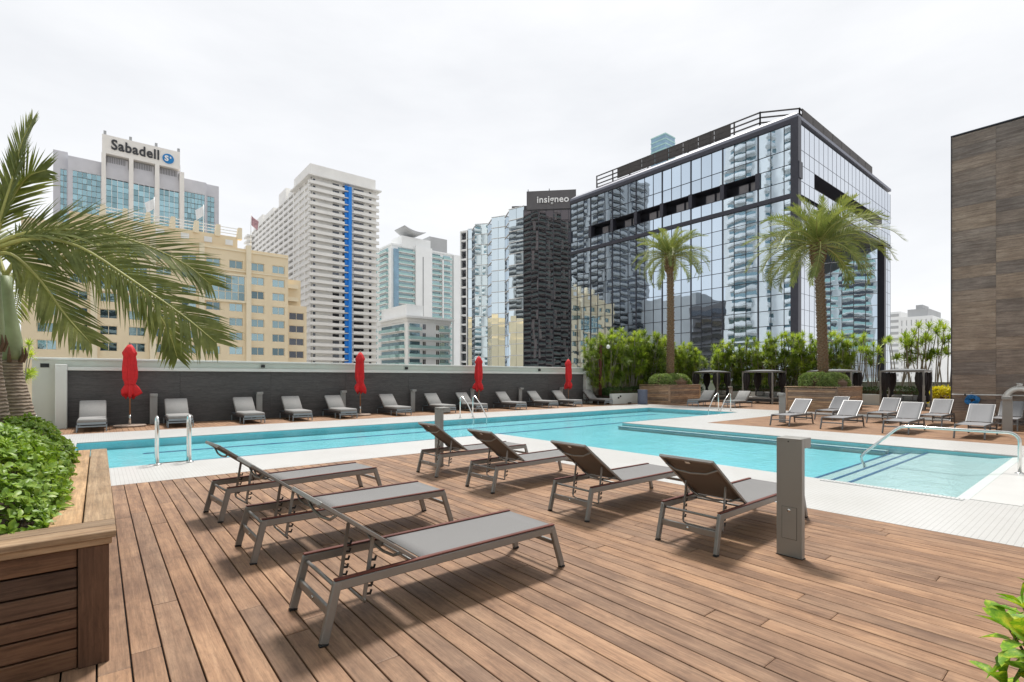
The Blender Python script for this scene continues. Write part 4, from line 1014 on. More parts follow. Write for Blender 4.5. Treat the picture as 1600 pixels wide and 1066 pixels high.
def facade(par,O,ud,uc,zc,win,dep,wallmat,name='wall',wkw={}):
    """wall with real openings: uc / zc are cut lines, win(i,j) gives (pane, frame) for an opening"""
    n_in=Vector((-ud.y,ud.x,0)); m=MB()
    P=lambda u,z,d=0.:Vector((O.x,O.y,0))+ud*u+n_in*d+Vector((0,0,z))
    for j in range(len(zc)-1):
        i=0
        while i<len(uc)-1:
            W=win(i,j)
            a,b,c,d=uc[i],uc[i+1],zc[j],zc[j+1]
            if W is None:
                k=i
                while k+1<len(uc)-1 and win(k+1,j) is None: k+=1
                b=uc[k+1]; m.quad(P(a,c),P(b,c),P(b,d),P(a,d)); i=k
            else:
                D=dep+.1
                m.quad(P(a,c),P(a,c,D),P(a,d,D),P(a,d)); m.quad(P(b,c,D),P(b,c),P(b,d),P(b,d,D)); m.quad(P(a,c),P(b,c),P(b,c,D),P(a,c,D)); m.quad(P(a,d,D),P(b,d,D),P(b,d),P(a,d))
                put_window(par,O,ud,a,c,b-a,d-c,dep,W[0],W[1],**wkw)
            i+=1
    return wpart(name,m,wallmat,par)
def cuts(lo,hi,centres,w_):
    c=[lo]
    for x in centres: c+= [x-w_/2,x+w_/2]
    return c+[hi]
EX,SY=Vector((1,0,0)),Vector((0,-1,0))          # left-to-right along a face looking -y / -x
def solid(par,name,mat,*b): return wpart(name,MB().box(*b),mat,par)

# --- tan hotel
DARKT=mirror('window_teal_dark',(.26,.36,.40),(.05,.08,.09),.5,.2,.6,objvar=.4)
hy=117.
H=thing('hotel_building','tan stucco hotel with rows of teal windows and stepped roof pylons','building',(12,hy,GZ))
cxs=[-6.85+4.13*i for i in range(10)]
uo=-10.; uc=cuts(0,32.3-uo,[c-uo for c in cxs],2.5)
rows=[25.16-2.98*i for i in range(9)]; zc=[GZ]
for z in rows[::-1]: zc+=[z-.83,z+.83]
ZT=28.1; zc+=[ZT]
def hw(i,j):
    if i%2==0 or j%2==0: return None
    c=i//2; r_=8-j//2
    if c in (6,7) and r_ in (1,2): return None
    if c in (2,3) and r_ in (1,2): return None
    if c in (6,7,8) and r_==0 and c!=8: return (TEALW,HOTELD)
    return (DARKT if random.random()<.3 else TEALW,HOTELD)
# atrium windows are openings of their own: hide them in the wall grid by drawing the wall round them
facade(H,Vector((uo,hy,0)),EX,uc,zc,hw,.35,HOTEL,wkw=dict(nm=2,fw=.09))
for xa in (cxs[6]-1.5,cxs[2]-1.5):
    fr=MB(); fr.box(xa-.35,xa+7.5,hy-.5,hy-.06,17.2,17.6); fr.box(xa-.35,xa+7.5,hy-.5,hy-.06,22.7,23.05); fr.box(xa-.35,xa,hy-.499,hy-.06,17.601,22.699); fr.box(xa+7.15,xa+7.5,hy-.499,hy-.06,17.601,22.699)
    wpart('atrium_frame',fr,HOTELD,H)
    for a in range(6):
        for b in range(3): put_window(H,Vector((xa,hy,0)),EX,.02+a*1.19,17.62+b*1.69,1.17,1.67,-.30,TEALW,HOTELD,1,.05)
for xa in (cxs[5]+1.6,cxs[8]-2.35,cxs[1]+1.6,cxs[4]-2.2): solid(H,'pier',HOTELD,xa,xa+.95,hy-.7,hy-.01,GZ,ZT+(1.2 if xa>20 else .4))
for z in (23.65,ZT-.25): solid(H,'cornice',HOTELD,uo,32.3,hy-.25,hy-.005,z,z+.25)
solid(H,'building_mass',HOTEL,uo,32.28,hy+.5,150,GZ,ZT-.02)
solid(H,'roof_parapet',HOTEL,uo,32.3,hy+.001,hy+.5,ZT+.001,ZT+.5)
# penthouse with vents and pylons
solid(H,'penthouse',HOTEL,-4,22.6,hy+1.6,146,ZT-.01,31.2)
for px in (289,325,358,250,215,170): 
    x_=aty(px,hy+1.6)[0]; o_=solid(H,'roof_vent',CONC2,x_-.7,x_+.7,hy+1.5,hy+1.59,29.3,30.4)
for px in (375,341,307,270,231,195,160):
    x_=aty(px,hy+1)[0]; m=MB(); m.add([(x_-.55,hy+1.2,30.8),(x_+.45,hy+1.2,30.8),(x_+.45,hy+1.2,33.2),(x_-.25,hy+1.2,33.2),(x_-.55,hy+2.4,30.8),(x_+.45,hy+2.4,30.8),(x_+.45,hy+2.4,33.2),(x_-.25,hy+2.4,33.2)],[(0,1,2,3),(7,6,5,4),(0,3,7,4),(1,5,6,2),(3,2,6,7),(0,4,5,1)])
    wpart('roof_pylon',m,HOTELD,H)
m=MB(); xa,xb=aty(150,hy+1.8)[0],aty(375,hy+1.8)[0]
for z in (31.7,32.3,32.9): m.box(xa,xb,hy+1.75,hy+1.85,z,z+.16)
wpart('roof_rails',m,CONC2,H)
# stepped wing on the right
xw=33.; W2=cuts(0,4.6,[2.2],2.6); z2=[GZ]
for z in [15.6-2.9*i for i in range(5)][::-1]: z2+=[z-.8,z+.8]
z2+=[18.]
facade(H,Vector((32.31,hy+2.5,0)),EX,[0,.9,4.1,4.7],z2,lambda i,j:(DARKW,HOTELD) if i==1 and j%2 else None,.3,HOTEL,wkw=dict(nm=2,fw=.09))
solid(H,'wing_mass',HOTEL,32.31,37.0,hy+3,148,GZ,17.98)
solid(H,'wing_step',HOTEL,32.31,36.0,hy+3.6,146,18.,24.)
for z in (19.,21.9):
    solid(H,'balcony_ledge',HOTELD,32.4,35.2,hy+2.6,hy+3.58,z,z+.9)
FLAGM=simple('flag_cloth',(.50,.30,.33),.8,var=.5,scale=2.5)
random.seed(5)
for (px,pt,pb,fl,c) in ((241,308,352,(8,14),SIGNW),(318,320,362,(5,16),SIGNW),(392,334,380,(9,14),None)):
    x_,z1=aty(px,hy+2.5,pt); z0=31.2 if px<380 else ZT
    t=thing('flagpole',{241:'flagpole with a white flag among the hotel roof pylons',318:'flagpole with a white and red flag at the hotel roof edge',392:'flagpole with a dull red flag at the end of the hotel roof'}[px],'flagpole',(x_,hy+2.5,z0)); 
    MB().tube([(0,0,0),(0,0,z1-z0)],.09,8).build('pole',CONC2,t,True)
    m=MB(); hgt=2.0; sgn=-1 if px!=392 else 1
    for k in range(7):
        u=k/6; m.v.append((sgn*1.5*u,.25*math.sin(5*u),z1-z0-.2-1.3*u)); m.v.append((sgn*1.25*u,.25*math.sin(5*u+.5),z1-z0-.2-hgt-1.3*u))
        if k: m.f.append((2*k-2,2*k-1,2*k+1,2*k))
    f=m.build('flag',SIGNW if c else FLAGM,t,True)

# --- bank tower with the Sabadell sign
sy=230.
TEALS=mirror('bank_glass',(.40,.60,.66),(.10,.20,.22),.6,.15,.5,objvar=.3)
S=thing('bank_tower','grey granite and teal glass tower with white Sabadell sign panel','building',(12,sy,GZ))
def sx(px,y=sy): return aty(px,y)[0]
ZS1,ZS0=88.0,80.2
solid(S,'tower_core',SABG,sx(163),sx(283),sy+2.2,sy+40,GZ,84)
solid(S,'sign_panel',SABW,sx(159.5),sx(281),sy-.6,sy+2.19,ZS0+1.2,ZS1)
for px in (162,205,245.5,284):
    a=sx(px-3.6); b=sx(px+3.4); solid(S,'pilaster',SABW,a,b,sy-.9,sy+2,GZ,ZS0+1.19 if px<280 else 80.5)
for px in (164,204,244,279):
    x_=sx(px); solid(S,'roof_light',CONCG,x_-.4,x_+.4,sy-.4,sy+.6,ZS1+.01,ZS1+1.4); 
for pa,pb in ((165.6,201.4),(208.4,241.9),(248.9,280.4)):
    a,b=sx(pa),sx(pb); nc=4; cw=(b-a)/nc; zt=73.2
    solid(S,'louvre_band',SABG,a+.2,b-.2,sy+1.4,sy+1.9,77.7,81.0); wpart('louvre_slats',(lambda q:[q.box(a+.3+k*.5,a+.42+k*.5,sy+1.2,sy+1.39,78.9,80.9) for k in range(int((b-a-.6)/.5))] and q)(MB()),MULL,S)
    solid(S,'spandrel',SABG,a,b,sy+1.0,sy+2.0,zt,77.6)
    for r_ in range(17):
        z=zt-.2-(r_+1)*2.05
        for c in range(nc): put_window(S,Vector((a,sy,0)),EX,c*cw+.05,z,cw-.1,1.95,1.2,TEALS,None)
    g=MB()
    for c in range(nc+1): g.box(a+c*cw-.08,a+c*cw+.08,sy+1.05,sy+1.3,35,zt)
    wpart('mullions',g,CONC2,S)
def wing(pa,pb,yo,zt,gt,ga,gb,nc,curve=0):
    a,b=sx(pa,sy+yo),sx(pb,sy+yo); ga,gb=sx(ga,sy+yo),sx(gb,sy+yo)
    cw=(gb-ga)/nc; zc=[GZ]+[gt-2.05*17+2.05*k for k in range(18)]+[zt]
    facade(S,Vector((a,sy+yo,0)),EX,[0]+[ga-a+cw*k for k in range(nc+1)]+[b-a],zc,lambda i,j:(TEALS,CONC2) if 1<=i<=nc and 1<=j<=17 else None,.3,SABG,wkw=dict(nm=1,fw=.06))
    solid(S,'wing_mass',SABG,a,b,sy+yo+.6,sy+yo+25,GZ,zt-.02)
wing(106,158.4,3.0,79.0,74.2,113.5,157.5,6); wing(83,106,6.0,81.0,74.8,94,104.5,2)
wing(287.6,322.5,3.0,79.6,74.6,287.9,320,6); wing(322.5,342,6.0,80.2,75.4,324,335,2)
me=text_mesh('Sabadell',4.9,.12,SIGND,'sign_lettering',.12,1.08)
x0,x1=sx(173.5),sx(248.5); tw=max(v.co.x for v in me.vertices); s_=(x1-x0)/tw
o=inst('sign_lettering',me,S,(x0,sy-.75,83.35),(R(90),0,0),(s_,4.9/4.9*1.0,1)); local(o,S)
xb=(sx(254)+sx(271))/2; rb=(sx(271.5)-sx(253.5))/2
o=wpart('sign_disc',MB().tube([(xb,sy-.9,84.4),(xb,sy-.61,84.4)],rb,40),SIGNB,S)
me=text_mesh('S',2.7,.08,SIGNW,'disc_letter',.10); o2=inst('disc_letter',me,o,(xb-1.15,sy-1.0,83.5),(R(90),0,0))
me=text_mesh('B',.9,.08,SIGNW,'disc_letter',.04); inst('disc_letter',me,o,(xb+.45,sy-1.0,84.6),(R(90),0,0))

# --- white condominium slab with blue stripe
cxx,cyy=68.,214.
C=thing('condo_tower','white concrete balcony tower with a vertical bright blue stripe','building',(cxx+15,cyy,GZ))
xr=aty(588,cyy)[0]; FH=2.92; NF=29; ZR_=85.2
solid(C,'building_mass',CONC,cxx+.6,xr,cyy+.05,cyy+24,GZ,ZR_)
sl=MB(); sl.box(-1.2,xr-cxx+.8,-1.6,0,-.28,0); 
sl.box(-.9,9.5,-1.6,-1.5,0,1.0); sl.box(9.5,13.6,-1.6,-1.5,0,.95); sl.box(17.6,21.,-1.6,-1.5,0,.95); sl.box(21.,xr-cxx+.6,-1.6,-1.5,0,1.0); sl.box(-1.2,-1.1,-1.6,0,0,1.0)
slm=sl.mesh('balcony',CONC)
for f in range(NF):
    z=ZR_-FH*(f+1)
    local(inst('balcony',slm,C,(cxx,cyy,z)),C)
    for (u,w_) in ((.8,1.0),(9.0,2.8),(13.2,2.2),(18.2,4.6),(25.2,1.2)): put_window(C,Vector((cxx,cyy,0)),EX,u,z+.3,w_,2.05,-.02,DARKW,None)
# blue stripe: painted pier, with a plain wider band behind it
solid(C,'blue_pier',BSTRIPE,cxx+15.3,cxx+16.7,cyy-1.75,cyy-.02,GZ,ZR_-1)
for f in range(NF): 
    z=ZR_-FH*(f+1); solid(C,'blue_panel',BSTRIPE,cxx+14.0,cxx+15.28,cyy-.9,cyy-.05,z+.35,z+2.4)
solid(C,'roof_slab',CONC,cxx-1.6,xr+1.6,cyy-2.2,cyy+24,ZR_+.01,ZR_+.5)
solid(C,'mechanical_block',CONC,cxx-.4,xr-.5,cyy-.3,cyy+22,ZR_+.51,ZR_+5.3)
# long side: bays of open galleries
ylen=104; nb=13; bw_=ylen/nb; uc=[0]
for k in range(nb): uc+=[k*bw_+.55,k*bw_+bw_-.55]
uc+=[ylen]; zc=[GZ]
for f in range(NF)[::-1]: zc+=[ZR_-FH*(f+1)+1.15,ZR_-FH*(f+1)+FH-.28]
zc+=[ZR_+.2]
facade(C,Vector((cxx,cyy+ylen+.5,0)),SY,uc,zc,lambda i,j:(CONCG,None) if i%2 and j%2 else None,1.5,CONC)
solid(C,'slab_mass',CONC,cxx+1.7,cxx+22,cyy+24.1,cyy+ylen,GZ,ZR_)
for k,(ya,yb,h) in enumerate(((cyy+18,cyy+34,2.5),(cyy+38,cyy+50,6.5),(cyy+60,cyy+78,3),(cyy+82,cyy+102,5))): solid(C,'roof_block',CONC,cxx+.5,cxx+12,ya,yb,ZR_+.52 if k==0 else ZR_+.2,ZR_+h)
wpart('rear_balconies',(lambda q:[q.box(cxx-3,cxx,cyy+ylen-3,cyy+ylen+6,ZR_-FH*(f+1)-.25,ZR_-FH*(f+1)+.8) for f in range(NF)] and q)(MB()),CONC,C)

# --- generic balcony tower
def btower(label,x0,x1,y0,y1,zt,fh,wallm,railm,winm,bays_x,bays_y,proj=1.3,name='balcony_tower',zmin=0.,roofm=None,curve=False,bays_e=(),bays_n=()):
    t=thing(name,label,'building',((x0+x1)/2,(y0+y1)/2,GZ))
    wpart('building_mass',MB().box(x0+.02,x1-.02,y0+.02,y1-.02,GZ,zt),wallm,t)
    wpart('roof_cap',MB().box(x0-.3,x1+.3,y0-.3,y1+.3,zt+.01,zt+1.0),roofm or wallm,t)
    nf=int((zt-zmin)/fh)
    def mk(fr,wid,dirx):
        m=MB()
        for (a,b) in fr:
            if curve:
                n=7; pl=[(a+(b-a)*k/n,-proj*(.35+.65*math.sin(math.pi*k/n))) for k in range(n+1)]+[(b,0),(a,0)]; m.prism(pl,-.25,0)
                for k in range(n):
                    p,q=pl[k],pl[k+1]; m.bar((p[0],p[1],.55),(q[0],q[1],.55),.05,.95)
            else: m.box(a,b,-proj,0,-.25,0)
        r=MB()
        if not curve:
            for (a,b) in fr: r.box(a,b,-proj,-proj+.06,.02,1.05); r.box(a,a+.06,-proj+.061,-.01,.02,1.05); r.box(b-.06,b,-proj+.061,-.01,.02,1.05)
        return m.mesh('balcony',wallm),(r.mesh('railing',railm) if not curve else None)
    for (O,ud,bays) in ((Vector((x0,y0,0)),EX,bays_x),(Vector((x0,y1,0)),SY,bays_y),(Vector((x1,y0,0)),-SY,bays_e),(Vector((x1,y1,0)),-EX,bays_n)):
        if not bays: continue
        bm,rm=mk(bays,0,0); ang=math.atan2(ud.y,ud.x)
        for f in range(nf):
            z=zt-fh*(f+1); o=local(inst('balcony',bm,t,(O.x,O.y,z),(0,0,ang)),t)
            if rm: inst('railing',rm,o)
            for (a,b) in bays: put_window(t,O,ud,a+.25,z+.1,b-a-.5,fh-.75,-.03,winm,None)
    return t
# --- white and teal twin tower
K1,K2=Vector(atd(608,262)),Vector(atd(706,262))
ty=246.
T2=lambda px:aty(px,ty)[0]
x0,x1=T2(612),T2(707)
tt=btower('white condo tower with teal glass balconies and a winged grey roof',x0,x1,ty,ty+30,1.55+(591-386)/786*atd(650,1)[1]*0+70.5,3.05,CONC2,TEALR,TEALW,
  [(T2(621)-x0,T2(646)-x0),(T2(673)-x0,T2(688.5)-x0),(T2(691.5)-x0,T2(704)-x0)],[(3,12),(15,26)],1.5,zmin=2)
solid(tt,'stair_core',CONC2,T2(647),T2(672.5),ty-2.0,ty-.01,GZ,73.5); solid(tt,'core_slot',MULL,T2(657.8),T2(658.8),ty-2.05,ty-2.01,5,68)
solid(tt,'edge_pier',CONC2,T2(689),T2(691),ty-1.7,ty-.02,GZ,68.5); solid(tt,'blue_bay',BLUEG,T2(614),T2(620.5),ty-1.8,ty-.02,GZ,70)
solid(tt,'corner_pier',CONC2,T2(610),T2(613.9),ty-.6,ty-.03,GZ,70.2)
solid(tt,'end_wall',CONC2,T2(707.2),T2(721),ty-1.5,ty+28,GZ,72.5)
solid(tt,'roof_drum',CONCG,T2(672.6),T2(700),ty+1,ty+18,71.6,81); solid(tt,'roof_block',CONC2,T2(627),T2(672),ty-.5,ty+12,71.6,78)
m=MB(); xa,xb=T2(627),T2(660)
for k in range(9):
    u=k/8; m.v+=[(xa+(xb-xa)*u,ty-4,82.6-6*u+4.5*u*u),(xa+(xb-xa)*u,ty+8,82.6-6*u+4.5*u*u),(xa+(xb-xa)*u,ty-4,82.4-6*u+4.5*u*u-1.2*math.sin(math.pi*u)),(xa+(xb-xa)*u,ty+8,82.4-6*u+4.5*u*u-1.2*math.sin(math.pi*u))]
    if k: q=4*k; m.f+=[(q-4,q,q+1,q-3),(q-2,q-1,q+3,q+2),(q-4,q-2,q+2,q),(q-3,q+1,q+3,q-1)]
wpart('roof_wing',m,CONCG,tt)
# --- lower white and teal block
ly=150.; T3=lambda px:aty(px,ly)[0]
xc=T3(637); xe=T3(703); zt=1.55+(591-497)/786*(ly/ (FW[1]+RT[1]*(637-800)/F_PX))
yl=atx(590,xc)[0]
lo=btower('white mid-rise apartment block with teal glass balconies and flat white roof',xc,xe,ly,yl,zt-1,2.95,CONC2,TEALR,TEALW,[(.4,T3(657)-xc),(T3(686)-xc,xe-xc-.3)],
  [(3,12),(16,21),(yl-ly-12,yl-ly-4)],1.0,name='apartment_block',zmin=1)
for f in range(7):
    z=zt-1-2.95*(f+1)
    for px in (660,681): put_window(lo,Vector((xc,ly,0)),EX,T3(px)-xc,z+.5,1.3,1.8,-.04,DARKW,CONC2,2,.06)
    if f in (1,2,3): solid(lo,'glass_strip',TEALR,T3(658),T3(685.5),ly-.8,ly-.72,z+.02,z+.95); solid(lo,'strip_slab',CONC2,T3(658),T3(685.5),ly-.8,ly-.03,z-.2,z)
solid(lo,'roof_overhang',CONC2,xc-1.2,xe+.8,ly-1.6,ly+20,zt+.011,zt+.7); solid(lo,'penthouse',CONC2,xc+1.,T3(668),ly+3,ly+22,zt+.71,zt+5)
# grey tower edge between condo and serrated tower
# --- serrated mirror tower
SG=thing('serrated_glass_tower','stepped mirror glass tower with white floor lines','building',tuple(atd(770,165).xy)+(GZ,))
zt=52.
ptsP=[(818.5,149),(795,152.5),(789,158),(768,160),(762,166),(742,167),(737.5,172),(731,172.5)]
VP=[atd(p,Z) for p,Z in ptsP]
back=[atd(735,215),atd(822,200)]
poly=[(v.x,v.y) for v in VP]+[(v.x,v.y) for v in back]
wpart('building_mass',MB().prism([(v.x+FW[0]*.6,v.y+FW[1]*.6) for v in VP]+[(v.x,v.y) for v in back],GZ,zt-.5),INSD,SG)
random.seed(9)
for k in range(len(VP)-1):
    b,a=VP[k],VP[k+1]; d=Vector((b.x-a.x,b.y-a.y,0)); ln=d.length; ud=d.normalized()
    top=zt+(.6 if k%2==0 else 0)
    nc=max(1,round(ln/2.6)); z=top
    nf=0
    while z>0:
        h=3.4
        for c in range(nc): put_window(SG,Vector((a.x,a.y,0)),ud,c*ln/nc+.02,z-h+.09,ln/nc-.04,h-.18,.0,GLASSI if k%2==0 else GLASSR,None,tilt=.012,name='pane')
        z-=h; nf+=1
    g=MB()
    for f in range(nf+1): g.bar(Vector((a.x,a.y,top-3.4*f))-ud*.05,Vector((b.x,b.y,top-3.4*f))+ud*.05,.36,.16)
    wpart('floor_lines',g,CONC2,SG)
a,b=atd(720,174),atd(731,172.5); ud=Vector((b.x-a.x,b.y-a.y,0)); ln=ud.length; ud.normalize()
g=MB(); g.bar((a.x,a.y,(GZ+zt)/2),(a.x+ud.x*.4,a.y+ud.y*.4,(GZ+zt)/2),1.,zt-GZ); g.bar((b.x,b.y,(GZ+zt)/2),(b.x-ud.x*.4,b.y-ud.y*.4,(GZ+zt)/2),1.,zt-GZ)
for f in range(17): g.bar((a.x,a.y,zt-3.2*f),(b.x,b.y,zt-3.2*f),.8,.5)
wpart('side_frame',g,CONC2,SG)
for f in range(16): put_window(SG,Vector((a.x,a.y,0)),ud,.42,zt-3.2*(f+1)+.3,ln-.84,2.6,.3,DARKW,None)
# --- dark insigneo tower
IN=thing('dark_glass_tower','dark mirror glass tower with insigneo lettering on its crown','building',tuple(atd(860,150).xy)+(GZ,))
a,b=atd(818,148.6),atd(912,146.5); ud=Vector((b.x-a.x,b.y-a.y,0)); ln=ud.length; ud.normalize(); ni=Vector((-ud.y,ud.x,0)); ang=math.atan2(ud.y,ud.x)
MI=Matrix.Translation((a.x,a.y,0))@Matrix.Rotation(ang,4,'Z')
zt2=1.55+(591-298)/786*148; zg=1.55+(591-327)/786*148
wpart('building_mass',MB().box(-.0,ln,.5,30,GZ,zg,MI),INSD,IN)
wpart('crown',MB().box(.9,ln-2.2,.2,28,zg+.01,zt2,MI),INSD,IN); wpart('crown_step',MB().box(-4.2,.88,6,28,zg+.012,zt2-2.2,MI),INSD,IN)
nc=8; cw=(ln)/nc; nr=18; rh=2.9
for c in range(nc):
    for r_ in range(nr): put_window(IN,a,ud,c*cw+.03,zg-.4-(r_+1)*rh,cw-.06,rh-.06,.1,GLASSK,None,tilt=.008,name='pane')
g=MB()
for c in range(nc+1): g.box(c*cw-.06,c*cw+.06,-.08,.3,GZ,zg,MI)
wpart('mullions',g,MULL,IN)
me=text_mesh('insigneo',3.2,.12,SIGNW,'sign_lettering',.045,1.05); tw=max(v.co.x for v in me.vertices)
u0=3.9; wd=9.4; s_=wd/tw
o=inst('sign_lettering',me,IN,MI@Vector((u0,.0,zg+1.9)),(R(90),0,ang),(s_,s_,1)); local(o,IN)
for u in (1.2,7.5): wpart('roof_mast',MB().tube([MI@Vector((u,2,zt2)),MI@Vector((u,2,zt2+1.2))],.12,6),MULL,IN)

# --- mirror glass office block with portal
random.seed(12)
G=thing('glass_office_building','mirror glass office block with dark loggias, corner portal and roof screen','building',(86,45,GZ))
gx,gy0,gy1,gx1=66.8,25.66,64.46,106.2
BAY=4.85; PN=BAY/3
zrows=[(30.25,33.35),(28.35,30.2),(26.35,28.3),(24.65,26.3)]+[(24.05-1.98*(k+1)+.05,24.05-1.98*k) for k in range(13)]
solid(G,'building_mass',MULL,gx+2.6,gx1-.4,gy0+10.5,gy1-.05,GZ,33.2)
solid(G,'front_mass',MULL,gx+.35,gx+7,gy0+.35,gy1-.05,GZ,26.3); solid(G,'front_mass',MULL,gx+.35,gx+7,gy0+.35,gy1-.05,28.4,33.2)
solid(G,'upper_mass',MULL,gx+7.01,gx1-.4,gy0+.35,gy0+10.49,24.25,26.3); solid(G,'upper_mass',MULL,gx+7.01,gx1-.4,gy0+.35,gy0+10.49,28.4,33.19)
solid(G,'loggia_core',MULL,gx+2.2,gx1-2.0,gy0+2.2,gy1-2,26.31,28.39)
O=Vector((gx,gy1,0))
for j,(z0,z1) in enumerate(zrows):
    for c in range(24):
        if j==2 and 3<=c<21: continue            # loggia strip
        put_window(G,O,SY,c*PN+.03,z0,PN-.06,z1-z0,.1,GLASS,None,tilt=.004,name='pane')
LOGW=simple('loggia_glass',(.24,.22,.23),.2,var=.2,scale=.6)
for c in range(3,21):                            # windows inside the loggias
    if c%3: put_window(G,O,SY,c*PN+.1,26.4,PN-.2,1.5,1.2,LOGW,MULL,1,.06,name='loggia_window')
g=MB()
for c in range(25):
    y=gy1-c*PN; w_=.07 if c%3==0 else .025
    g.box(gx+.06 if c%3 else gx+.02,gx+.34,y-w_,y+w_,GZ,26.31); g.box(gx+.06 if c%3 else gx+.02,gx+.34,y-w_,y+w_,28.37,33.4)
    if c%3==0: g.box(gx-.121,gx+.9,y-.28,y+.28,26.32,28.36)
wpart('mullions',g,MULL,G)
g=MB()
for z0,z1 in zrows: g.box(gx+.05,gx+.339,gy0,gy1,z0-.045,z0-.005)
g.box(gx-.14,gx+.338,gy0,gy1,24.08,24.60); g.box(gx-.1,gx+.336,gy0,gy1,33.36,33.9)
wpart('transoms',g,MULL,G)
solid(G,'corner_column',MULL,gx-.16,gx+.75,gy0-.16,gy0+.75,GZ,33.9)
# right-hand face
nR=24; RW=(gx1-gx-.8)/nR; O2=Vector((gx+.8,gy0,0)); rp=MB(); gm=MB()
for j,(z0,z1) in enumerate(zrows):
    for c in range(nR):
        lower=j>=4
        if lower and not (c<4 or c>=22): continue
        if j==2 and 3<=c<21: continue
        u=c*RW; xA=O2.x+u+.03; xB=O2.x+u+RW-.03; rp.box(xA,xB,gy0+.1,gy0+.14,z0,z1)
stuff(wpart('side_panes',rp,GLASSR,G))
for c in range(nR+1):
    x_=O2.x+c*RW
    lo_=24.3 if 4<c<22 else GZ
    gm.box(x_-.03,x_+.03,gy0+.085,gy0+.34,lo_,26.3); gm.box(x_-.03,x_+.03,gy0+.085,gy0+.34,28.37,33.4)
for z0,z1 in zrows[:4]: gm.box(O2.x,gx1,gy0+.08,gy0+.339,z0-.045,z0-.005)
for z0,z1 in zrows[4:]:
    gm.box(O2.x,O2.x+4*RW,gy0+.08,gy0+.339,z0-.045,z0-.005); gm.box(O2.x+22*RW,gx1,gy0+.08,gy0+.339,z0-.045,z0-.005)
wpart('side_mullions',gm,MULL,G)
solid(G,'portal_beam',ROOFE,O2.x+4*RW+.05,gx1,gy0-.12,gy0+.345,24.02,24.24)
solid(G,'portal_soffit',LOUV,O2.x+4*RW,gx1-.5,gy0+.36,gy0+10.4,23.9,24.24)
solid(G,'portal_column',MULL,O2.x+22*RW-1.,O2.x+22*RW-.05,gy0-.1,gy0+.9,GZ,24.0)
Pa,Pb=Vector((98.2,37.7,0)),Vector((102.0,25.9+.6,0)); d=(Pb-Pa); ln=d.length; ud=d.normalized(); nc=7
for c in range(nc):
    for k in range(13): put_window(G,Pa,ud,c*ln/nc+.03,23.85-1.98*(k+1)+.04,ln/nc-.06,1.9,0,GLASS,None,tilt=.004,name='portal_pane')
g=MB(); ni=Vector((-ud.y,ud.x,0))
for k in range(14): g.bar(Pa+ni*.12+Vector((0,0,23.85-1.98*k)),Pb+ni*.12+Vector((0,0,23.85-1.98*k)),.16,.07)
for c in range(nc+1): p=Pa+ud*(c*ln/nc)+ni*.12; g.bar(p+Vector((0,0,GZ)),p+Vector((0,0,23.9)),.16,.07)
wpart('portal_mullions',g,MULL,G)
# roof edge and screen
solid(G,'roof_edge',ROOFE,gx-.02,gx1,gy0-.02,gy1,33.91,34.3)
m=MB(); m.add([(gx-.02,gy0-.02,34.31),(gx1,gy0-.02,34.31),(gx1,gy1,34.31),(gx-.02,gy1,34.31),(gx+.9,gy0+.7,35.0),(gx1-.9,gy0+.7,35.0),(gx1-.9,gy1-.9,35.0),(gx+.9,gy1-.9,35.0)],[(0,1,5,4),(1,2,6,5),(2,3,7,6),(3,0,4,7),(4,5,6,7)]); wpart('roof_curb',m,ROOFE,G)
SA,SB,SC,SD=Vector((68.4,59.5,0)),Vector((69.,31.2,0)),Vector((72.,27.4,0)),Vector((101.7,27.4,0))
def rails(p,q,n,name):
    g=MB()
    for z in (35.4,36.0,36.7,37.4): g.bar(p+Vector((0,0,z)),q+Vector((0,0,z)),.14,.16)
    for k in range(n+1): r_=p.lerp(q,k/n); g.bar(r_+Vector((0,0,35.)),r_+Vector((0,0,37.5)),.16,.16); g.bar(r_+Vector((0,0,37.2)),r_+Vector((1.,.6,35.)),.1,.1)
    wpart(name,g,LOUV,G)
rails(SA,SB,8,'roof_screen_rails'); rails(SB,SC,1,'roof_screen_rails'); rails(SC,SD,8,'roof_screen_rails')
def louv(p,q,n):
    for k in range(n):
        a=p.lerp(q,k/n); b=p.lerp(q,(k+1)/n-.004); wpart('louver_panel',MB().bar(a+Vector((0,0,36.55)),b+Vector((0,0,36.55)),.08,1.75),LOUV,G)
louv(SA.lerp(SB,.16),SA.lerp(SB,.86),8); louv(SC+Vector((.3,-.2,0)),SD+Vector((0,-.2,0)),8)
solid(G,'roof_plant',CONCG,gx+9,gx1-10,gy0+9,gy1-9,34.9,36.)

# --- far towers
t=thing('teal_glass_tower','slim teal glass tower peeking over the roof screen','building',tuple(atd(1036,420).xy)+(GZ,)); 
p=atd(1036,420); zz=atd(1036,420,216).z; x0,y0=p.x-7,p.y-7
wpart('building_mass',MB().box(x0+.3,x0+14,y0+.3,y0+14,GZ,zz-.3),BLUEG,t)
for f in range(10): wpart('floor_band',MB().box(x0,x0+14.3,y0,y0+14.3,zz-1-f*4.,zz-f*4.),TEALR,t)
p=atd(1400,230); xw0=p.x
fy=aty(1437,60)[0]
q0,q1=atx(1412,250)[0],atx(1468,250)[0]
FT=thing('white_grid_tower','white gridded apartment tower with grey rooftop block, seen through the yuccas','building',(250,q0,GZ))
zt=atx(1440,250,497)[1]; O=Vector((250,atx(1404,250)[0],0)); wd=O.y-atx(1489,250)[0]-6; nc=7
uc=[0]; 
for k in range(nc): uc+=[k*wd/nc+.9,k*wd/nc+wd/nc-.3]
uc+=[wd]; zc=[GZ]; nf=16
for f in range(nf)[::-1]: zc+=[zt-3.2*(f+1)+.5,zt-3.2*(f+1)+2.7]
zc+=[zt+.8]
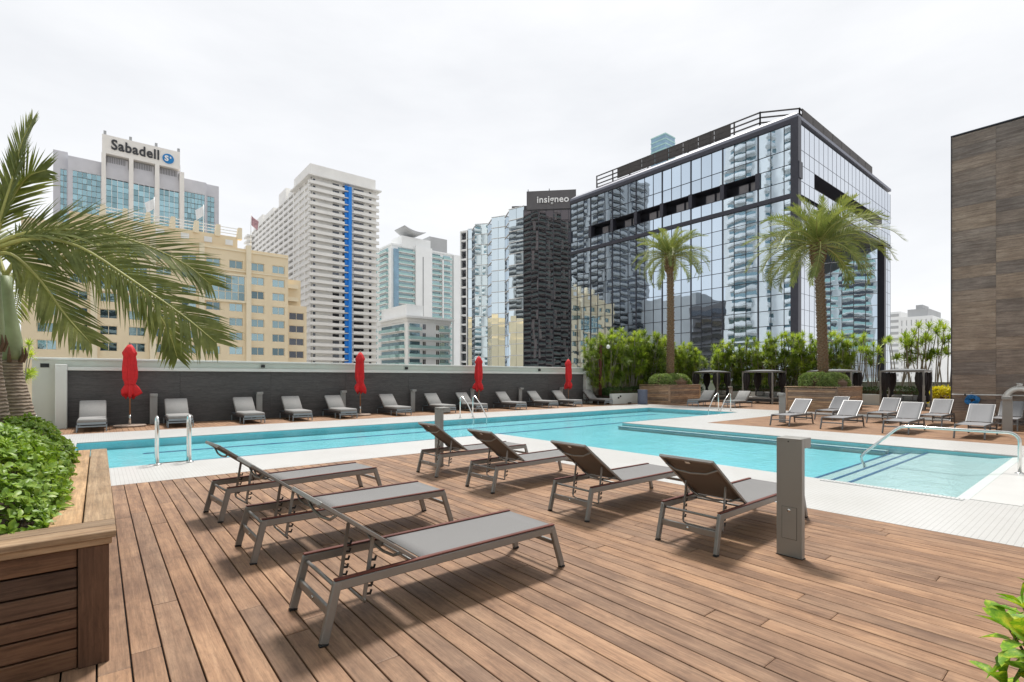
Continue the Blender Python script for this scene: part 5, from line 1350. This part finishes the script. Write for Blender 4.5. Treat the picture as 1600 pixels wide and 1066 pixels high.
facade(FT,O,SY,uc,zc,lambda i,j:((CONCG if (i//2)%3==2 else DARKW),CONC2) if i%2 and j%2 else None,.5,CONC2,wkw=dict(nm=2,fw=.1))
wpart('building_mass',MB().box(250.8,280,O.y-wd,O.y,GZ,zt+.7),CONC2,FT)
zr=atx(1440,252,482)[1]
wpart('rooftop_block',MB().box(253,275,O.y-wd+2,atx(1418,253)[0],zt+.71,zr),CONCG,FT); wpart('rooftop_plant',MB().box(255,265,O.y-wd*.62,O.y-wd*.42,zr+.01,zr+1.8),CONCG,FT)
t=thing('grey_far_tower','pale grey tower edge beside the glass office block','building',(330,atx(1402,330)[0],GZ))
zt=atx(1402,330,487)[1]; yq=atx(1407,330)[0]
wpart('building_mass',MB().box(330.4,350,yq,yq+20,GZ,zt),CONC2,t)
for f in range(14): wpart('window',MB().box(330.2,330.5,yq+.8,yq+19,zt-2.6-3.2*f,zt-1.2-3.2*f),CONCG,t)
# --- towers beside and behind the viewer, seen as reflections in the mirror glass
random.seed(3)
btower('white residential tower with curved balconies, reflected in the glass office block',-76,-46,64,95,104,3.2,CONC2,CONC2,TEALW,[],[],2.2,zmin=-8,curve=True,bays_e=[(1.5,9),(13,15),(19,29)],bays_n=[(3,12)])
btower('grey balcony tower reflected at the end of the glass office block',-74,-43,148,186,96,3.1,CONCG,CONCG,DARKW,[(2,14),(17,29)],[],1.8,zmin=0,curve=True,bays_e=[(1,10),(12,24),(26,37)])
btower('white tower rising beside the pool deck, reflected in the glass portal',-46,-16,-22,14,100,3.1,CONC2,TEALR,DARKW,[],[],1.6,zmin=0,bays_e=[(1,11),(13,23),(25,35)],bays_n=[(1,14),(16,29)])
btower('pale balcony tower behind the viewer, reflected in the stepped mirror tower',-12,34,-70,-44,96,3.1,CONC2,CONC,DARKW,[],[],1.6,zmin=0,bays_n=[(1,12),(15,20),(24,34),(36,45)])
x_=thing('dark_office_block','dark low office block reflected behind the date palm','building',(-70,115,GZ))
wpart('building_mass',MB().box(-92,-52,96,112,GZ,30),INSD,x_); wpart('building_mass',MB().box(-88,-56,113,138,GZ,36),CONCG,x_)
for f in range(12): wpart('window_band',MB().box(-52,-51.8,97,111,28-3.4*f-2,28-3.4*f),DARKW,x_)
